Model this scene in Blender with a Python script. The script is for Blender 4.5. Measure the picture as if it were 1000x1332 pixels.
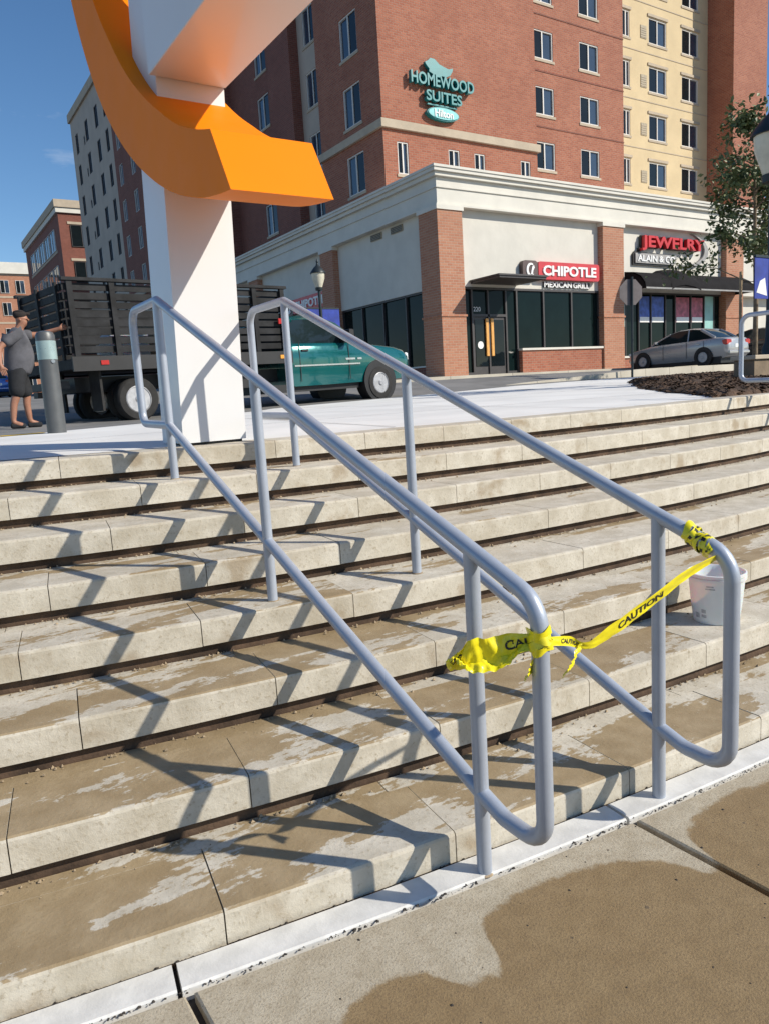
import bpy, bmesh, math, random
from mathutils import Vector, Matrix, noise as mnoise
R_ = math.radians
random.seed(7)
for o in list(bpy.data.objects): bpy.data.objects.remove(o, do_unlink=True)
sc = bpy.context.scene
C = sc.collection

# ---------------------------------------------------------------- camera
CAMH = 1.4324
yaw, pitch, roll = 0.5716, 0.1571, -0.061
F = Vector((math.sin(yaw)*math.cos(pitch), math.cos(yaw)*math.cos(pitch), -math.sin(pitch)))
Rr = Vector((math.cos(yaw), -math.sin(yaw), 0)); Uu = Rr.cross(F)
R2 = math.cos(roll)*Rr + math.sin(roll)*Uu
U2 = -math.sin(roll)*Rr + math.cos(roll)*Uu
cam = bpy.data.cameras.new('camera'); camo = bpy.data.objects.new('camera', cam); C.objects.link(camo)
M = Matrix.Identity(4)
for i in range(3):
    M[i][0] = R2[i]; M[i][1] = U2[i]; M[i][2] = -F[i]
M[2][3] = CAMH
camo.matrix_world = M
cam.sensor_fit = 'VERTICAL'; cam.sensor_height = 24; cam.lens = 24*972/1332
cam.clip_start = .05; cam.clip_end = 6000
sc.camera = camo

# ---------------------------------------------------------------- world, sun, exposure
SUN_EL = R_(34.5); SH = Vector((-.65, .76, 0)).normalized()      # ground direction shadows fall in
w = bpy.data.worlds.new('World'); sc.world = w; w.use_nodes = True
nt = w.node_tree; nt.nodes.clear()
out = nt.nodes.new('ShaderNodeOutputWorld'); bg = nt.nodes.new('ShaderNodeBackground')
sky = nt.nodes.new('ShaderNodeTexSky'); sky.sky_type = 'NISHITA'; sky.sun_disc = False
sky.sun_elevation = SUN_EL; sky.sun_rotation = math.atan2(-SH.x, -SH.y)
sky.air_density = 1.0; sky.dust_density = .25; sky.ozone_density = 3.5; sky.altitude = 200
tc = nt.nodes.new('ShaderNodeTexCoord'); mp = nt.nodes.new('ShaderNodeMapping'); mp.inputs['Scale'].default_value = (1.6, 1.6, 7)
ns = nt.nodes.new('ShaderNodeTexNoise'); ns.inputs['Scale'].default_value = 2.3; ns.inputs['Detail'].default_value = 7; ns.inputs['Roughness'].default_value = .6
cr = nt.nodes.new('ShaderNodeValToRGB'); cr.color_ramp.elements[0].position = .6; cr.color_ramp.elements[1].position = .86
cr.color_ramp.elements[1].color = (.7, .7, .7, 1)
mx = nt.nodes.new('ShaderNodeMix'); mx.data_type = 'RGBA'; mx.inputs['B'].default_value = (6.5, 6.9, 7.4, 1)
L = nt.links.new
L(tc.outputs['Generated'], mp.inputs['Vector']); L(mp.outputs['Vector'], ns.inputs['Vector']); L(ns.outputs['Fac'], cr.inputs['Fac'])
hsv = nt.nodes.new('ShaderNodeHueSaturation'); hsv.inputs['Saturation'].default_value = 1.14; hsv.inputs['Value'].default_value = 1.0
L(sky.outputs['Color'], hsv.inputs['Color']); L(cr.outputs['Color'], mx.inputs['Factor']); L(hsv.outputs['Color'], mx.inputs['A']); L(mx.outputs['Result'], bg.inputs['Color'])
bg.inputs['Strength'].default_value = .112
L(bg.outputs['Background'], out.inputs['Surface'])
sl = bpy.data.lights.new('sun', 'SUN'); sl.energy = 4.6; sl.angle = R_(.53); sl.color = (1, .93, .81)
so = bpy.data.objects.new('sun', sl); C.objects.link(so)
dirv = Vector((SH.x*math.cos(SUN_EL), SH.y*math.cos(SUN_EL), -math.sin(SUN_EL)))
so.rotation_euler = dirv.to_track_quat('-Z', 'Y').to_euler(); so.location = (0, 0, 60)
sc.view_settings.view_transform = 'Standard'; sc.view_settings.look = 'None'
sc.view_settings.exposure = .18; sc.view_settings.gamma = 1

# ---------------------------------------------------------------- materials
MATS = {}
def base_mat(name):
    m = bpy.data.materials.new(name); m.use_nodes = True
    n = m.node_tree; b = n.nodes['Principled BSDF']; MATS[name] = m
    return m, n, b
def setn(b, **k):
    for key, v in k.items(): b.inputs[key.replace('_', ' ')].default_value = v
def rgba(c): return (c[0], c[1], c[2], 1)
def node(n, t, **k):
    x = n.nodes.new(t)
    for a, v in k.items():
        if a in x.inputs: x.inputs[a].default_value = v
        else: setattr(x, a, v)
    return x
def mixc(n, fac, a, b):
    x = n.nodes.new('ShaderNodeMix'); x.data_type = 'RGBA'
    for s, v in (('Factor', fac), ('A', a), ('B', b)):
        if isinstance(v, (tuple, list)): x.inputs[s].default_value = rgba(v)
        elif isinstance(v, (int, float)): x.inputs[s].default_value = v
        else: n.links.new(v, x.inputs[s])
    return x.outputs['Result']
def math_(n, op, a, b=0.0, clamp=False):
    x = n.nodes.new('ShaderNodeMath'); x.operation = op; x.use_clamp = clamp
    for i, v in enumerate((a, b)):
        if isinstance(v, (int, float)): x.inputs[i].default_value = v
        else: n.links.new(v, x.inputs[i])
    return x.outputs[0]
def noise(n, vec, scale, detail=4, rough=.55):
    x = node(n, 'ShaderNodeTexNoise', Scale=scale, Detail=detail, Roughness=rough)
    n.links.new(vec, x.inputs['Vector']); return x.outputs['Fac']
def ramp(n, f, p0, p1):
    x = n.nodes.new('ShaderNodeMapRange'); x.inputs['From Min'].default_value = p0; x.inputs['From Max'].default_value = p1
    x.interpolation_type = 'SMOOTHSTEP'; n.links.new(f, x.inputs['Value']); return x.outputs['Result']
def bump(n, b, h, dist, strength=1):
    x = node(n, 'ShaderNodeBump', Strength=strength, Distance=dist); n.links.new(h, x.inputs['Height']); n.links.new(x.outputs['Normal'], b.inputs['Normal'])
def simple(name, col, rough=.6, metal=0, var=.12, scale=6, bmp=.0, **kw):
    m, n, b = base_mat(name)
    setn(b, Roughness=rough, Metallic=metal, **kw)
    g = node(n, 'ShaderNodeNewGeometry')
    f = noise(n, g.outputs['Position'], scale, 5)
    lo = [c*(1-var) for c in col]; hi = [min(1, c*(1+var)) for c in col]
    n.links.new(mixc(n, ramp(n, f, .3, .7), lo, hi), b.inputs['Base Color'])
    f2 = noise(n, g.outputs['Position'], scale*7, 4)
    rr = n.nodes.new('ShaderNodeMapRange'); rr.inputs['To Min'].default_value = max(0, rough-.08); rr.inputs['To Max'].default_value = min(1, rough+.08)
    n.links.new(f2, rr.inputs['Value']); n.links.new(rr.outputs[0], b.inputs['Roughness'])
    if bmp: bump(n, b, f2, bmp)
    return m

def m_stone():
    """pale limestone steps with tan damp stains lying mostly on the treads"""
    m, n, b = base_mat('stone')
    g = node(n, 'ShaderNodeNewGeometry'); oi = node(n, 'ShaderNodeObjectInfo'); p = g.outputs['Position']
    sep = node(n, 'ShaderNodeSeparateXYZ'); n.links.new(g.outputs['Normal'], sep.inputs[0])
    up = ramp(n, sep.outputs['Z'], .5, .9)
    fine = noise(n, p, 60, 6, .7); mid = noise(n, p, 9, 5)
    mp2 = node(n, 'ShaderNodeMapping'); mp2.inputs['Scale'].default_value = (1, 3.0, 1); n.links.new(p, mp2.inputs['Vector'])
    big = math_(n, 'ADD', noise(n, mp2.outputs[0], 1.5, 10, .68), math_(n, 'MULTIPLY', math_(n, 'SUBTRACT', noise(n, p, 34, 5, .7), .5), .13))
    dry = mixc(n, ramp(n, mid, .3, .7), (.50, .455, .37), (.63, .585, .495))
    dry = mixc(n, math_(n, 'MULTIPLY', ramp(n, noise(n, p, 3.1, 6, .7), .45, .7), .55), dry, (.43, .375, .28))
    dry = mixc(n, ramp(n, fine, .52, .72), dry, (.37, .315, .23))
    wet = mixc(n, ramp(n, mid, .3, .75), (.275, .190, .088), (.36, .262, .138))
    # threshold shifts per slab and with height: lower steps are damper
    sp = node(n, 'ShaderNodeSeparateXYZ'); n.links.new(p, sp.inputs[0])
    hgt = ramp(n, sp.outputs['Z'], .1, 1.0)
    th = math_(n, 'ADD', math_(n, 'MULTIPLY', oi.outputs['Random'], .10), math_(n, 'MULTIPLY', hgt, .17))
    rt = ramp(n, sp.outputs['X'], 1.2, 4.0)
    th = math_(n, 'ADD', th, math_(n, 'MULTIPLY', rt, .07))
    th = math_(n, 'ADD', th, .385)
    d = math_(n, 'SUBTRACT', big, th)
    wmask = ramp(n, d, .0, .022)
    wmask = math_(n, 'MULTIPLY', wmask, math_(n, 'ADD', math_(n, 'MULTIPLY', up, .85), .02))
    col = mixc(n, wmask, dry, wet)
    # rusty drips near edges of the face
    drip = noise(n, p, 4.2, 3); dm = math_(n, 'MULTIPLY', ramp(n, drip, .58, .72), math_(n, 'SUBTRACT', 1, up))
    col = mixc(n, math_(n, 'MULTIPLY', dm, .65), col, (.30, .22, .13))
    tone = mixc(n, oi.outputs['Random'], (.90, .89, .87), (1, 1, 1))
    mm = n.nodes.new('ShaderNodeMix'); mm.data_type = 'RGBA'; mm.blend_type = 'MULTIPLY'; mm.inputs['Factor'].default_value = 1
    n.links.new(col, mm.inputs['A']); n.links.new(tone, mm.inputs['B'])
    n.links.new(mm.outputs['Result'], b.inputs['Base Color'])
    rg = n.nodes.new('ShaderNodeMapRange'); rg.inputs['To Min'].default_value = .85; rg.inputs['To Max'].default_value = .62
    n.links.new(wmask, rg.inputs['Value']); n.links.new(rg.outputs[0], b.inputs['Roughness'])
    bump(n, b, math_(n, 'ADD', fine, math_(n, 'MULTIPLY', mid, .6)), .0025)
    return m
def m_pave():
    """tan exposed-sand sidewalk with one big damp patch whose edge follows a curve"""
    m, n, b = base_mat('pavement_concrete')
    g = node(n, 'ShaderNodeNewGeometry'); p = g.outputs['Position']
    fine = noise(n, p, 160, 5, .75); mid = noise(n, p, 14, 5); big = noise(n, p, 3.2, 6, .6)
    sp = node(n, 'ShaderNodeSeparateXYZ'); n.links.new(p, sp.inputs[0])
    fc = n.nodes.new('ShaderNodeFloatCurve'); cv = fc.mapping.curves[0]
    pts = [(-1, 1.2), (.2, 1.30), (.5, 1.33), (.66, 1.37), (.80, 1.42), (.92, 1.38), (1.0, 1.28), (1.06, 1.27), (1.13, 1.40), (1.2, 1.455), (1.37, 1.47), (1.57, 1.425), (1.76, 1.29), (1.84, 1.20), (1.9, 1.32), (2.05, 1.39), (2.45, 1.37), (3.4, 1.3)]
    fx = lambda x: (x+1)/4.4
    while len(cv.points) > 2: cv.points.remove(cv.points[1])
    cv.points[0].location = (fx(pts[0][0]), pts[0][1]-1); cv.points[1].location = (fx(pts[-1][0]), pts[-1][1]-1)
    for x, y in pts[1:-1]: cv.points.new(fx(x), y-1)
    fc.mapping.update()
    xn = math_(n, 'DIVIDE', math_(n, 'ADD', sp.outputs['X'], 1), 4.4, True); n.links.new(xn, fc.inputs['Value'])
    edge = math_(n, 'SUBTRACT', math_(n, 'ADD', fc.outputs[0], 1), sp.outputs['Y'])
    edge = math_(n, 'ADD', edge, math_(n, 'MULTIPLY', math_(n, 'SUBTRACT', big, .5), .10))
    edge = math_(n, 'ADD', edge, math_(n, 'MULTIPLY', math_(n, 'SUBTRACT', mid, .5), .06))
    edge = math_(n, 'ADD', edge, math_(n, 'MULTIPLY', math_(n, 'SUBTRACT', noise(n, p, 70, 4, .7), .5), .035))
    wm = ramp(n, edge, -.006, .022)
    dry = mixc(n, ramp(n, mid, .3, .7), (.43, .365, .26), (.52, .455, .34))
    dry = mixc(n, ramp(n, fine, .48, .70), dry, (.29, .235, .16))
    dry = mixc(n, math_(n, 'MULTIPLY', ramp(n, noise(n, p, 26, 5, .7), .54, .7), .6), dry, (.33, .265, .18))
    wet = mixc(n, ramp(n, mid, .25, .75), (.25, .168, .078), (.305, .212, .105))
    wet = mixc(n, ramp(n, fine, .45, .70), wet, (.185, .125, .065))
    col = mixc(n, wm, dry, wet)
    vo = node(n, 'ShaderNodeTexVoronoi', Scale=15.0); n.links.new(p, vo.inputs['Vector'])
    sz = noise(n, p, 7, 2)
    spot = ramp(n, math_(n, 'SUBTRACT', math_(n, 'MULTIPLY', ramp(n, sz, .42, .75), .14), vo.outputs['Distance']), -.01, .01)
    col = mixc(n, math_(n, 'MULTIPLY', spot, .75), col, (.10, .075, .05))
    n.links.new(col, b.inputs['Base Color'])
    b.inputs['Roughness'].default_value = .8
    bump(n, b, math_(n, 'ADD', fine, math_(n, 'MULTIPLY', mid, .7)), .003)
    return m
def m_brick(name, c1, c2, mortar, off=0.0):
    m, n, b = base_mat(name)
    tcx = node(n, 'ShaderNodeTexCoord'); sp = node(n, 'ShaderNodeSeparateXYZ')
    g = node(n, 'ShaderNodeNewGeometry'); n.links.new(g.outputs['Position'], sp.inputs[0])
    cb = node(n, 'ShaderNodeCombineXYZ')
    n.links.new(math_(n, 'ADD', sp.outputs['X'], sp.outputs['Y']), cb.inputs[0]); n.links.new(sp.outputs['Z'], cb.inputs[1])
    br = node(n, 'ShaderNodeTexBrick', Scale=1.0, Color1=rgba(c1), Color2=rgba(c2), Mortar=rgba(mortar))
    br.inputs['Brick Width'].default_value = .27; br.inputs['Row Height'].default_value = .10; br.inputs['Mortar Size'].default_value = .011
    br.inputs['Mortar Smooth'].default_value = .3
    n.links.new(cb.outputs[0], br.inputs['Vector'])
    f = noise(n, g.outputs['Position'], .7, 6, .6); f2 = noise(n, cb.outputs[0], 5, 3)
    col = mixc(n, math_(n, 'MULTIPLY', ramp(n, f, .3, .75), .35), br.outputs['Color'], [x*.72 for x in c1])
    col = mixc(n, math_(n, 'MULTIPLY', ramp(n, f2, .5, .8), .25), col, [min(1, x*1.3) for x in c2])
    n.links.new(col, b.inputs['Base Color']); b.inputs['Roughness'].default_value = .85
    bump(n, b, br.outputs['Fac'], -.012)
    return m
def m_glass(name, tint, rough=.04, spec=.8):
    m, n, b = base_mat(name); setn(b, Roughness=rough, IOR=1.5); b.inputs['Specular IOR Level'].default_value = spec
    g = node(n, 'ShaderNodeNewGeometry'); f = noise(n, g.outputs['Position'], .9, 3)
    n.links.new(mixc(n, f, [x*.5 for x in tint], [x*1.5 for x in tint]), b.inputs['Base Color'])
    bump(n, b, noise(n, g.outputs['Position'], 1.3, 2), .01, .25)
    return m
def m_tape():
    return simple('tape_yellow', (.86, .74, .015), .32, 0, .06, 30, 0, Coat_Weight=.3)
m_stone(); m_pave(); m_tape()
m_brick('brick_red', (.31, .095, .052), (.40, .145, .082), (.42, .27, .20))
m_brick('brick_dark', (.20, .062, .042), (.26, .085, .058), (.26, .17, .13))
m_brick('brick_tan', (.47, .22, .13), (.40, .16, .09), (.50, .36, .27))
m_glass('glass', (.03, .05, .08)); m_glass('glass_dark', (.008, .012, .014), .04, .3); m_glass('glass_store', (.006, .014, .014), .03, .12)
m_glass('glass_car', (.012, .02, .022), .03, .35)
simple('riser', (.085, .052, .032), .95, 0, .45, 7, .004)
simple('strip_white', (.64, .63, .60), .75, 0, .10, 12, .001)
simple('plaza', (.74, .73, .70), .8, 0, .08, .9, .002)
simple('asphalt', (.185, .18, .172), .9, 0, .2, .8, .006)
simple('sidewalk', (.50, .455, .37), .85, 0, .12, .8, .003)
simple('earth', (.16, .12, .08), .95, 0, .3, .2, .01)
simple('mulch', (.085, .05, .03), .98, 0, .5, 5, .03)
simple('grit', (.33, .25, .16), .95, 0, .35, 30)
simple('crack', (.05, .042, .035), .98, 0, .3, 30)
simple('rail_paint', (.40, .44, .51), .38, .25, .05, 8, .0004)
simple('steel_white', (.70, .70, .70), .42, 0, .02, 1.2, 0, Coat_Weight=.15)
simple('steel_orange', (.90, .225, .0), .55, 0, .03, 1.0, 0, Specular_IOR_Level=.12)
simple('black', (.012, .012, .013), .55, 0, .2, 4)
simple('black_wood', (.014, .0145, .016), .65, .0, .6, 3, .002, Specular_IOR_Level=.25)
simple('rubber', (.022, .021, .02), .85, 0, .25, 10, .002)
simple('teal_paint', (.004, .115, .115), .18, .35, .08, 2, 0, Coat_Weight=.8)
simple('silver_paint', (.40, .40, .40), .3, .35, .05, 2, 0, Coat_Weight=.8)
simple('blue_paint', (.03, .12, .42), .25, .2, .05, 2, 0, Coat_Weight=.8)
simple('dark_paint', (.02, .02, .022), .22, .2, .05, 2, 0, Coat_Weight=.8)
simple('chrome', (.62, .62, .63), .22, .9, .06, 6)
simple('alloy', (.42, .42, .43), .45, .35, .15, 12)
simple('red_lens', (.42, .015, .012), .2, 0, .1, 20)
simple('amber_lens', (.75, .32, .05), .2, 0, .1, 20)
simple('clear_lens', (.7, .72, .72), .12, 0, .1, 20)
simple('stucco', (.62, .595, .53), .9, 0, .05, 1.1, .004)
simple('cornice', (.66, .635, .565), .85, 0, .05, 1.0, .003)
simple('stucco_yellow', (.62, .49, .295), .9, 0, .06, .8, .004)
simple('stucco_tan', (.47, .40, .33), .9, 0, .06, .8, .004)
simple('stone_band', (.46, .385, .29), .9, 0, .08, 1.5, .004)
simple('window_frame', (.055, .05, .05), .5, .1, .1, 3)
simple('window_white', (.66, .64, .60), .6, 0, .06, 3)
simple('curtain', (.15, .16, .17), .95, 0, .25, 3)
simple('grille', (.36, .31, .22), .7, 0, .15, 9)
simple('sign_teal', (.006, .21, .22), .4, 0, .08, 4)
simple('sign_teal_light', (.18, .55, .55), .4, 0, .08, 4)
simple('sign_black', (.015, .015, .016), .5, 0, .1, 4)
simple('sign_red', (.56, .035, .045), .4, 0, .07, 3)
simple('sign_brown', (.095, .06, .055), .45, 0, .1, 3)
simple('sign_white', (.82, .82, .80), .5, 0, .03, 4)
simple('jewel_red', (.55, .02, .025), .4, 0, .08, 4)
simple('awning', (.012, .011, .012), .85, 0, .2, 2, .003, Specular_IOR_Level=.15)
simple('door_pull', (.72, .36, .09), .4, 0, .12, 8)
simple('poster_blue', (.05, .11, .42), .5, 0, .35, 4)
simple('poster_pink', (.42, .10, .15), .5, 0, .35, 4)
simple('teal_panel', (.28, .52, .48), .5, 0, .1, 2)
simple('sign_back', (.30, .29, .28), .55, .4, .12, 5)
simple('stop_back', (.15, .13, .13), .55, .3, .12, 5)
simple('pole_dark', (.022, .03, .034), .45, .3, .15, 5)
simple('lamp_glass', (.62, .58, .46), .3, 0, .1, 6)
simple('banner_blue', (.018, .045, .30), .7, 0, .25, 3)
simple('bollard_paint', (.105, .11, .112), .45, .3, .12, 6)
simple('reflective', (.33, .43, .42), .3, .3, .1, 8)
simple('yellow_paint', (.72, .47, .04), .7, 0, .15, 9, .001)
simple('bucket_plastic', (.80, .80, .79), .35, 0, .03, 8, 0, Subsurface_Weight=.25)
MATS['bucket_plastic'].node_tree.nodes['Principled BSDF'].inputs['Transmission Weight'].default_value = .12
simple('label_grey', (.42, .42, .43), .6, 0, .3, 60)
simple('bark', (.20, .15, .10), .95, 0, .3, 9, .01)
simple('stake', (.34, .25, .15), .9, 0, .2, 6, .003)
simple('skin', (.34, .16, .10), .55, 0, .1, 14, 0, Subsurface_Weight=.05)
simple('shirt', (.105, .105, .118), .9, 0, .15, 9, .003)
simple('shorts', (.018, .019, .022), .9, 0, .2, 9, .003)
simple('cap', (.025, .018, .016), .9, 0, .2, 9, .002)
simple('planter', (.22, .165, .11), .9, 0, .18, 3, .004)
def m_leaf():
    m, n, b = base_mat('leaf'); oi = node(n, 'ShaderNodeNewGeometry'); f = oi.outputs['Random Per Island']
    n.links.new(mixc(n, f, (.05, .08, .022), (.16, .19, .07)), b.inputs['Base Color']); setn(b, Roughness=.55)
    b.inputs['Transmission Weight'].default_value = .0
    return m
m_leaf()

# ---------------------------------------------------------------- mesh helpers
class MB:
    def __init__(s): s.v = []; s.f = []; s.m = []
    def add(s, vs, fs, mi=0):
        o = len(s.v); s.v += [tuple(v) for v in vs]; s.f += [tuple(o+i for i in f) for f in fs]; s.m += [mi]*len(fs); return s
    def box(s, x0, y0, z0, x1, y1, z1, mi=0, bev=0):
        if bev:
            b = bev; q = []
            for z, i in ((z0, b), (z0+b, 0), (z1-b, 0), (z1, b)):
                q += [(x0+i, y0+i, z), (x1-i, y0+i, z), (x1-i, y1-i, z), (x0+i, y1-i, z)]
            fs = [(3, 2, 1, 0), (12, 13, 14, 15)]
            for k in range(3):
                for j in range(4): fs.append((4*k+j, 4*k+(j+1) % 4, 4*k+4+(j+1) % 4, 4*k+4+j))
            return s.add(q, fs, mi)
        return s.add([(x0, y0, z0), (x1, y0, z0), (x1, y1, z0), (x0, y1, z0), (x0, y0, z1), (x1, y0, z1), (x1, y1, z1), (x0, y1, z1)],
                     [(3, 2, 1, 0), (4, 5, 6, 7), (0, 1, 5, 4), (1, 2, 6, 5), (2, 3, 7, 6), (3, 0, 4, 7)], mi)
    def loft(s, rings, closed=True, caps=True, mi=0):
        n = len(rings[0]); vs = [p for r in rings for p in r]; fs = []
        for i in range(len(rings)-1):
            for j in range(n if closed else n-1):
                a = i*n+j; b = i*n+(j+1) % n; fs.append((a, b, b+n, a+n))
        if caps: fs.append(tuple(range(n-1, -1, -1))); fs.append(tuple(range((len(rings)-1)*n, len(rings)*n)))
        return s.add(vs, fs, mi)
    def tube(s, pts, r, n=10, caps=True, closed=False, mi=0):
        pts = [Vector(p) for p in pts]; N = len(pts); rad = r if isinstance(r, (list, tuple)) else [r]*N
        rings = []; up = None
        for i, p in enumerate(pts):
            if closed: t = (pts[(i+1) % N]-pts[i-1])
            else: t = pts[min(i+1, N-1)]-pts[max(i-1, 0)]
            t.normalize()
            if up is None:
                up = Vector((0, 0, 1)) if abs(t.z) < .9 else Vector((1, 0, 0))
            sx = t.cross(up).normalized(); up = sx.cross(t).normalized()
            rings.append([p+(sx*math.cos(a)+up*math.sin(a))*rad[i] for a in [2*math.pi*k/n for k in range(n)]])
        if closed: rings.append(rings[0]); caps = False
        return s.loft(rings, True, caps, mi)
    def lathe(s, prof, n=20, c=(0, 0, 0), axis='z', mi=0, caps=True):
        rings = []
        for r, h in prof:
            ring = []
            for k in range(n):
                a = 2*math.pi*k/n
                if axis == 'z': ring.append((c[0]+r*math.cos(a), c[1]+r*math.sin(a), c[2]+h))
                elif axis == 'y': ring.append((c[0]+r*math.cos(a), c[1]+h, c[2]-r*math.sin(a)))
                else: ring.append((c[0]+h, c[1]+r*math.cos(a), c[2]+r*math.sin(a)))
            rings.append(ring)
        return s.loft(rings, True, caps, mi)
    def prism(s, poly, a0, a1, axis='y', mi=0):
        def P(u, v, a): return {'y': (u, a, v), 'x': (a, u, v), 'z': (u, v, a)}[axis]
        return s.loft([[P(u, v, a0) for u, v in poly], [P(u, v, a1) for u, v in poly]], True, True, mi)
    def mesh(s, name, mats, smooth=None):
        me = bpy.data.meshes.new(name); me.from_pydata(s.v, [], s.f)
        for m in (mats if isinstance(mats, (list, tuple)) else [mats]): me.materials.append(MATS[m])
        for p, i in zip(me.polygons, s.m): p.material_index = i
        bm = bmesh.new(); bm.from_mesh(me); bmesh.ops.recalc_face_normals(bm, faces=bm.faces); bm.to_mesh(me); bm.free()
        if smooth is not None:
            for p in me.polygons: p.use_smooth = True
            me.set_sharp_from_angle(angle=R_(smooth))
        me.update(); return me
    def build(s, name, mats, parent=None, smooth=None, **k):
        return obj(name, s.mesh(name, mats, smooth), parent, **k)
def obj(name, me, parent=None, loc=None, label=None, cat=None, group=None, kind=None):
    o = bpy.data.objects.new(name, me); C.objects.link(o)
    if parent is not None: o.parent = parent
    if loc is not None: o.location = loc
    tag(o, label, cat, group, kind); return o
def tag(o, label=None, cat=None, group=None, kind=None):
    for k, v in (('label', label), ('category', cat), ('group', group), ('kind', kind)):
        if v: o[k] = v
    return o
def empty(name, loc=(0, 0, 0), rz=0, **k):
    o = obj(name, None, None, loc, **k); o.rotation_euler = (0, 0, rz); o.empty_display_size = .2; return o
def copy_tree(o, parent=None):
    c = o.copy(); C.objects.link(c); c.parent = parent
    for ch in list(o.children):
        copy_tree(ch, c)
    return c
def text_mb(s, size, ext=.02, bold=0, space=1.0):
    cu = bpy.data.curves.new('lettering', 'FONT'); cu.body = s; cu.size = size; cu.extrude = ext; cu.offset = bold; cu.resolution_u = 3
    cu.space_character = space; cu.align_x = 'CENTER'; cu.align_y = 'CENTER'
    o = bpy.data.objects.new('lettering', cu); C.objects.link(o)
    dg = bpy.context.evaluated_depsgraph_get(); me = o.evaluated_get(dg).to_mesh()
    vs = [v.co.copy() for v in me.vertices]; fs = [tuple(p.vertices) for p in me.polygons]
    o.evaluated_get(dg).to_mesh_clear(); bpy.data.objects.remove(o)
    return vs, fs
def sign_text(name, s, cx, y, cz, width, height, mat, parent, ext=.04, bold=0, axis='y'):
    """lettering standing on a wall that faces -Y (or -X), scaled to width x height"""
    vs, fs = text_mb(s, 1, 1, bold)
    x0 = min(v.x for v in vs); x1 = max(v.x for v in vs); z0 = min(v.y for v in vs); z1 = max(v.y for v in vs)
    mb = MB(); o = []
    for v in vs:
        u = (v.x-(x0+x1)/2)/(x1-x0)*width; h = (v.y-(z0+z1)/2)/(z1-z0)*height; d = -v.z*ext
        o.append((cx+u, y+d, cz+h) if axis == 'y' else (y+d, cx-u, cz+h))
    mb.add(o, fs); return mb.build(name, mat, parent)

# ---------------------------------------------------------------- terrain heights
def interp(x, xs, ys):
    if x <= xs[0]: return ys[0]
    for i in range(len(xs)-1):
        if x <= xs[i+1]: return ys[i]+(ys[i+1]-ys[i])*(x-xs[i])/(xs[i+1]-xs[i])
    return ys[-1]
def sstep(x, a, b):
    t = max(0, min(1, (x-a)/(b-a))); return t*t*(3-2*t)
def g(x, y):
    b = interp(y, [4.5, 8, 12.5, 15.5, 18.5, 23.3, 60, 200, 600], [1.181, 1.24, 1.235, 1.345, 1.655, 1.70, 2.9, 4.5, 6])
    xt = interp(x, [3, 9, 18, 30], [0, .06, .13, .10])
    return b + xt*sstep(y, 6, 12)

# stairs: arcs round one centre
CX, CY, R0, T, RISE, R1, TH, REC = 4.2817, 25.027, 23.5373, .3876, .155, .0958, .109, .032
lev = lambda k: 0 if k <= 0 else R1+(k-1)*RISE
rad = lambda k: R0-(k-1)*T
def arc(s, r, z): a = s/R0; return (CX+r*math.sin(a), CY-r*math.cos(a), z)
S0, S1 = -9.2, 9.2

# -------- ground sheets
def grid_sheet(xs, ys, zf):
    mb = MB(); vs = [(x, y, zf(x, y)) for y in ys for x in xs]; n = len(xs)
    mb.add(vs, [(j*n+i, j*n+i+1, (j+1)*n+i+1, (j+1)*n+i) for j in range(len(ys)-1) for i in range(n-1)]); return mb
xs = [-1500, -500, -150, -60, -30, -15, -8, -4, 0, 3, 6, 9, 12, 15, 18, 22, 26, 30, 40, 60, 120, 300, 900, 2000]
ys = [4.9, 6, 8, 10, 12, 12.5, 13.5, 14.5, 15.5, 16.5, 17.5, 18.5, 20, 21.5, 23.3, 27, 32, 40, 60, 100, 150, 200, 400, 900, 2500]
grid_sheet(xs, ys, lambda x, y: g(x, y)-.02).build('road', 'asphalt', None, 80, kind='structure')
MB().add([(-1500, -1500, -.16), (2000, -1500, -.16), (2000, 5.2, -.16), (-1500, 5.2, -.16)], [(0, 1, 2, 3)]).build('ground', 'earth', None, kind='structure')
# low banks beside the stairs so the ground meets the plaza level outside the frame
for nm, a, b in (('bank', -1500, CX+rad(1)*math.sin(S0/R0)), ('bank', CX+rad(1)*math.sin(S1/R0), 2000)):
    MB().add([(a, 1.5, -.14), (b, 1.5, -.14), (b, 5.2, 1.175), (a, 5.2, 1.175)], [(0, 1, 2, 3)]).build(nm, 'earth', None, kind='structure')

# plaza paving with its curved far edge
far = [(-40, 7.6), (-8, 7.9), (0.3, 8.3), (1.4, 8.65), (2.9, 10.0), (4.5, 11.6), (6, 12.9), (9.5, 13.55), (14, 14.9), (20, 15.2), (34, 15.0)]
def far_y(x): return interp(x, [p[0] for p in far], [p[1] for p in far])
pl = MB(); cols = [S0+(S1-S0)*i/48 for i in range(49)]; nr = 14; vs = []
for s in cols:
    p = arc(s, rad(8)-.30, 0); fy = far_y(p[0])
    for j in range(nr+1):
        y = p[1]+(fy-p[1])*j/nr; vs.append((p[0], y, g(p[0], y)-(.004 if j == 0 else 0)))
fs = [(i*(nr+1)+j, (i+1)*(nr+1)+j, (i+1)*(nr+1)+j+1, i*(nr+1)+j+1) for i in range(48) for j in range(nr)]
n0 = len(vs); vs2 = [(v[0], v[1]+.005, v[2]-.15) for v in vs[nr::nr+1]]
fs += [(i*(nr+1)+nr, (i+1)*(nr+1)+nr, n0+i+1, n0+i) for i in range(48)]
plaza = pl.add(vs+vs2, fs).build('plaza', 'plaza', None, 60, kind='structure')
xl = plaza.data.vertices[0].co.x; xr = max(v.co.x for v in plaza.data.vertices)
mb = MB()
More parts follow.
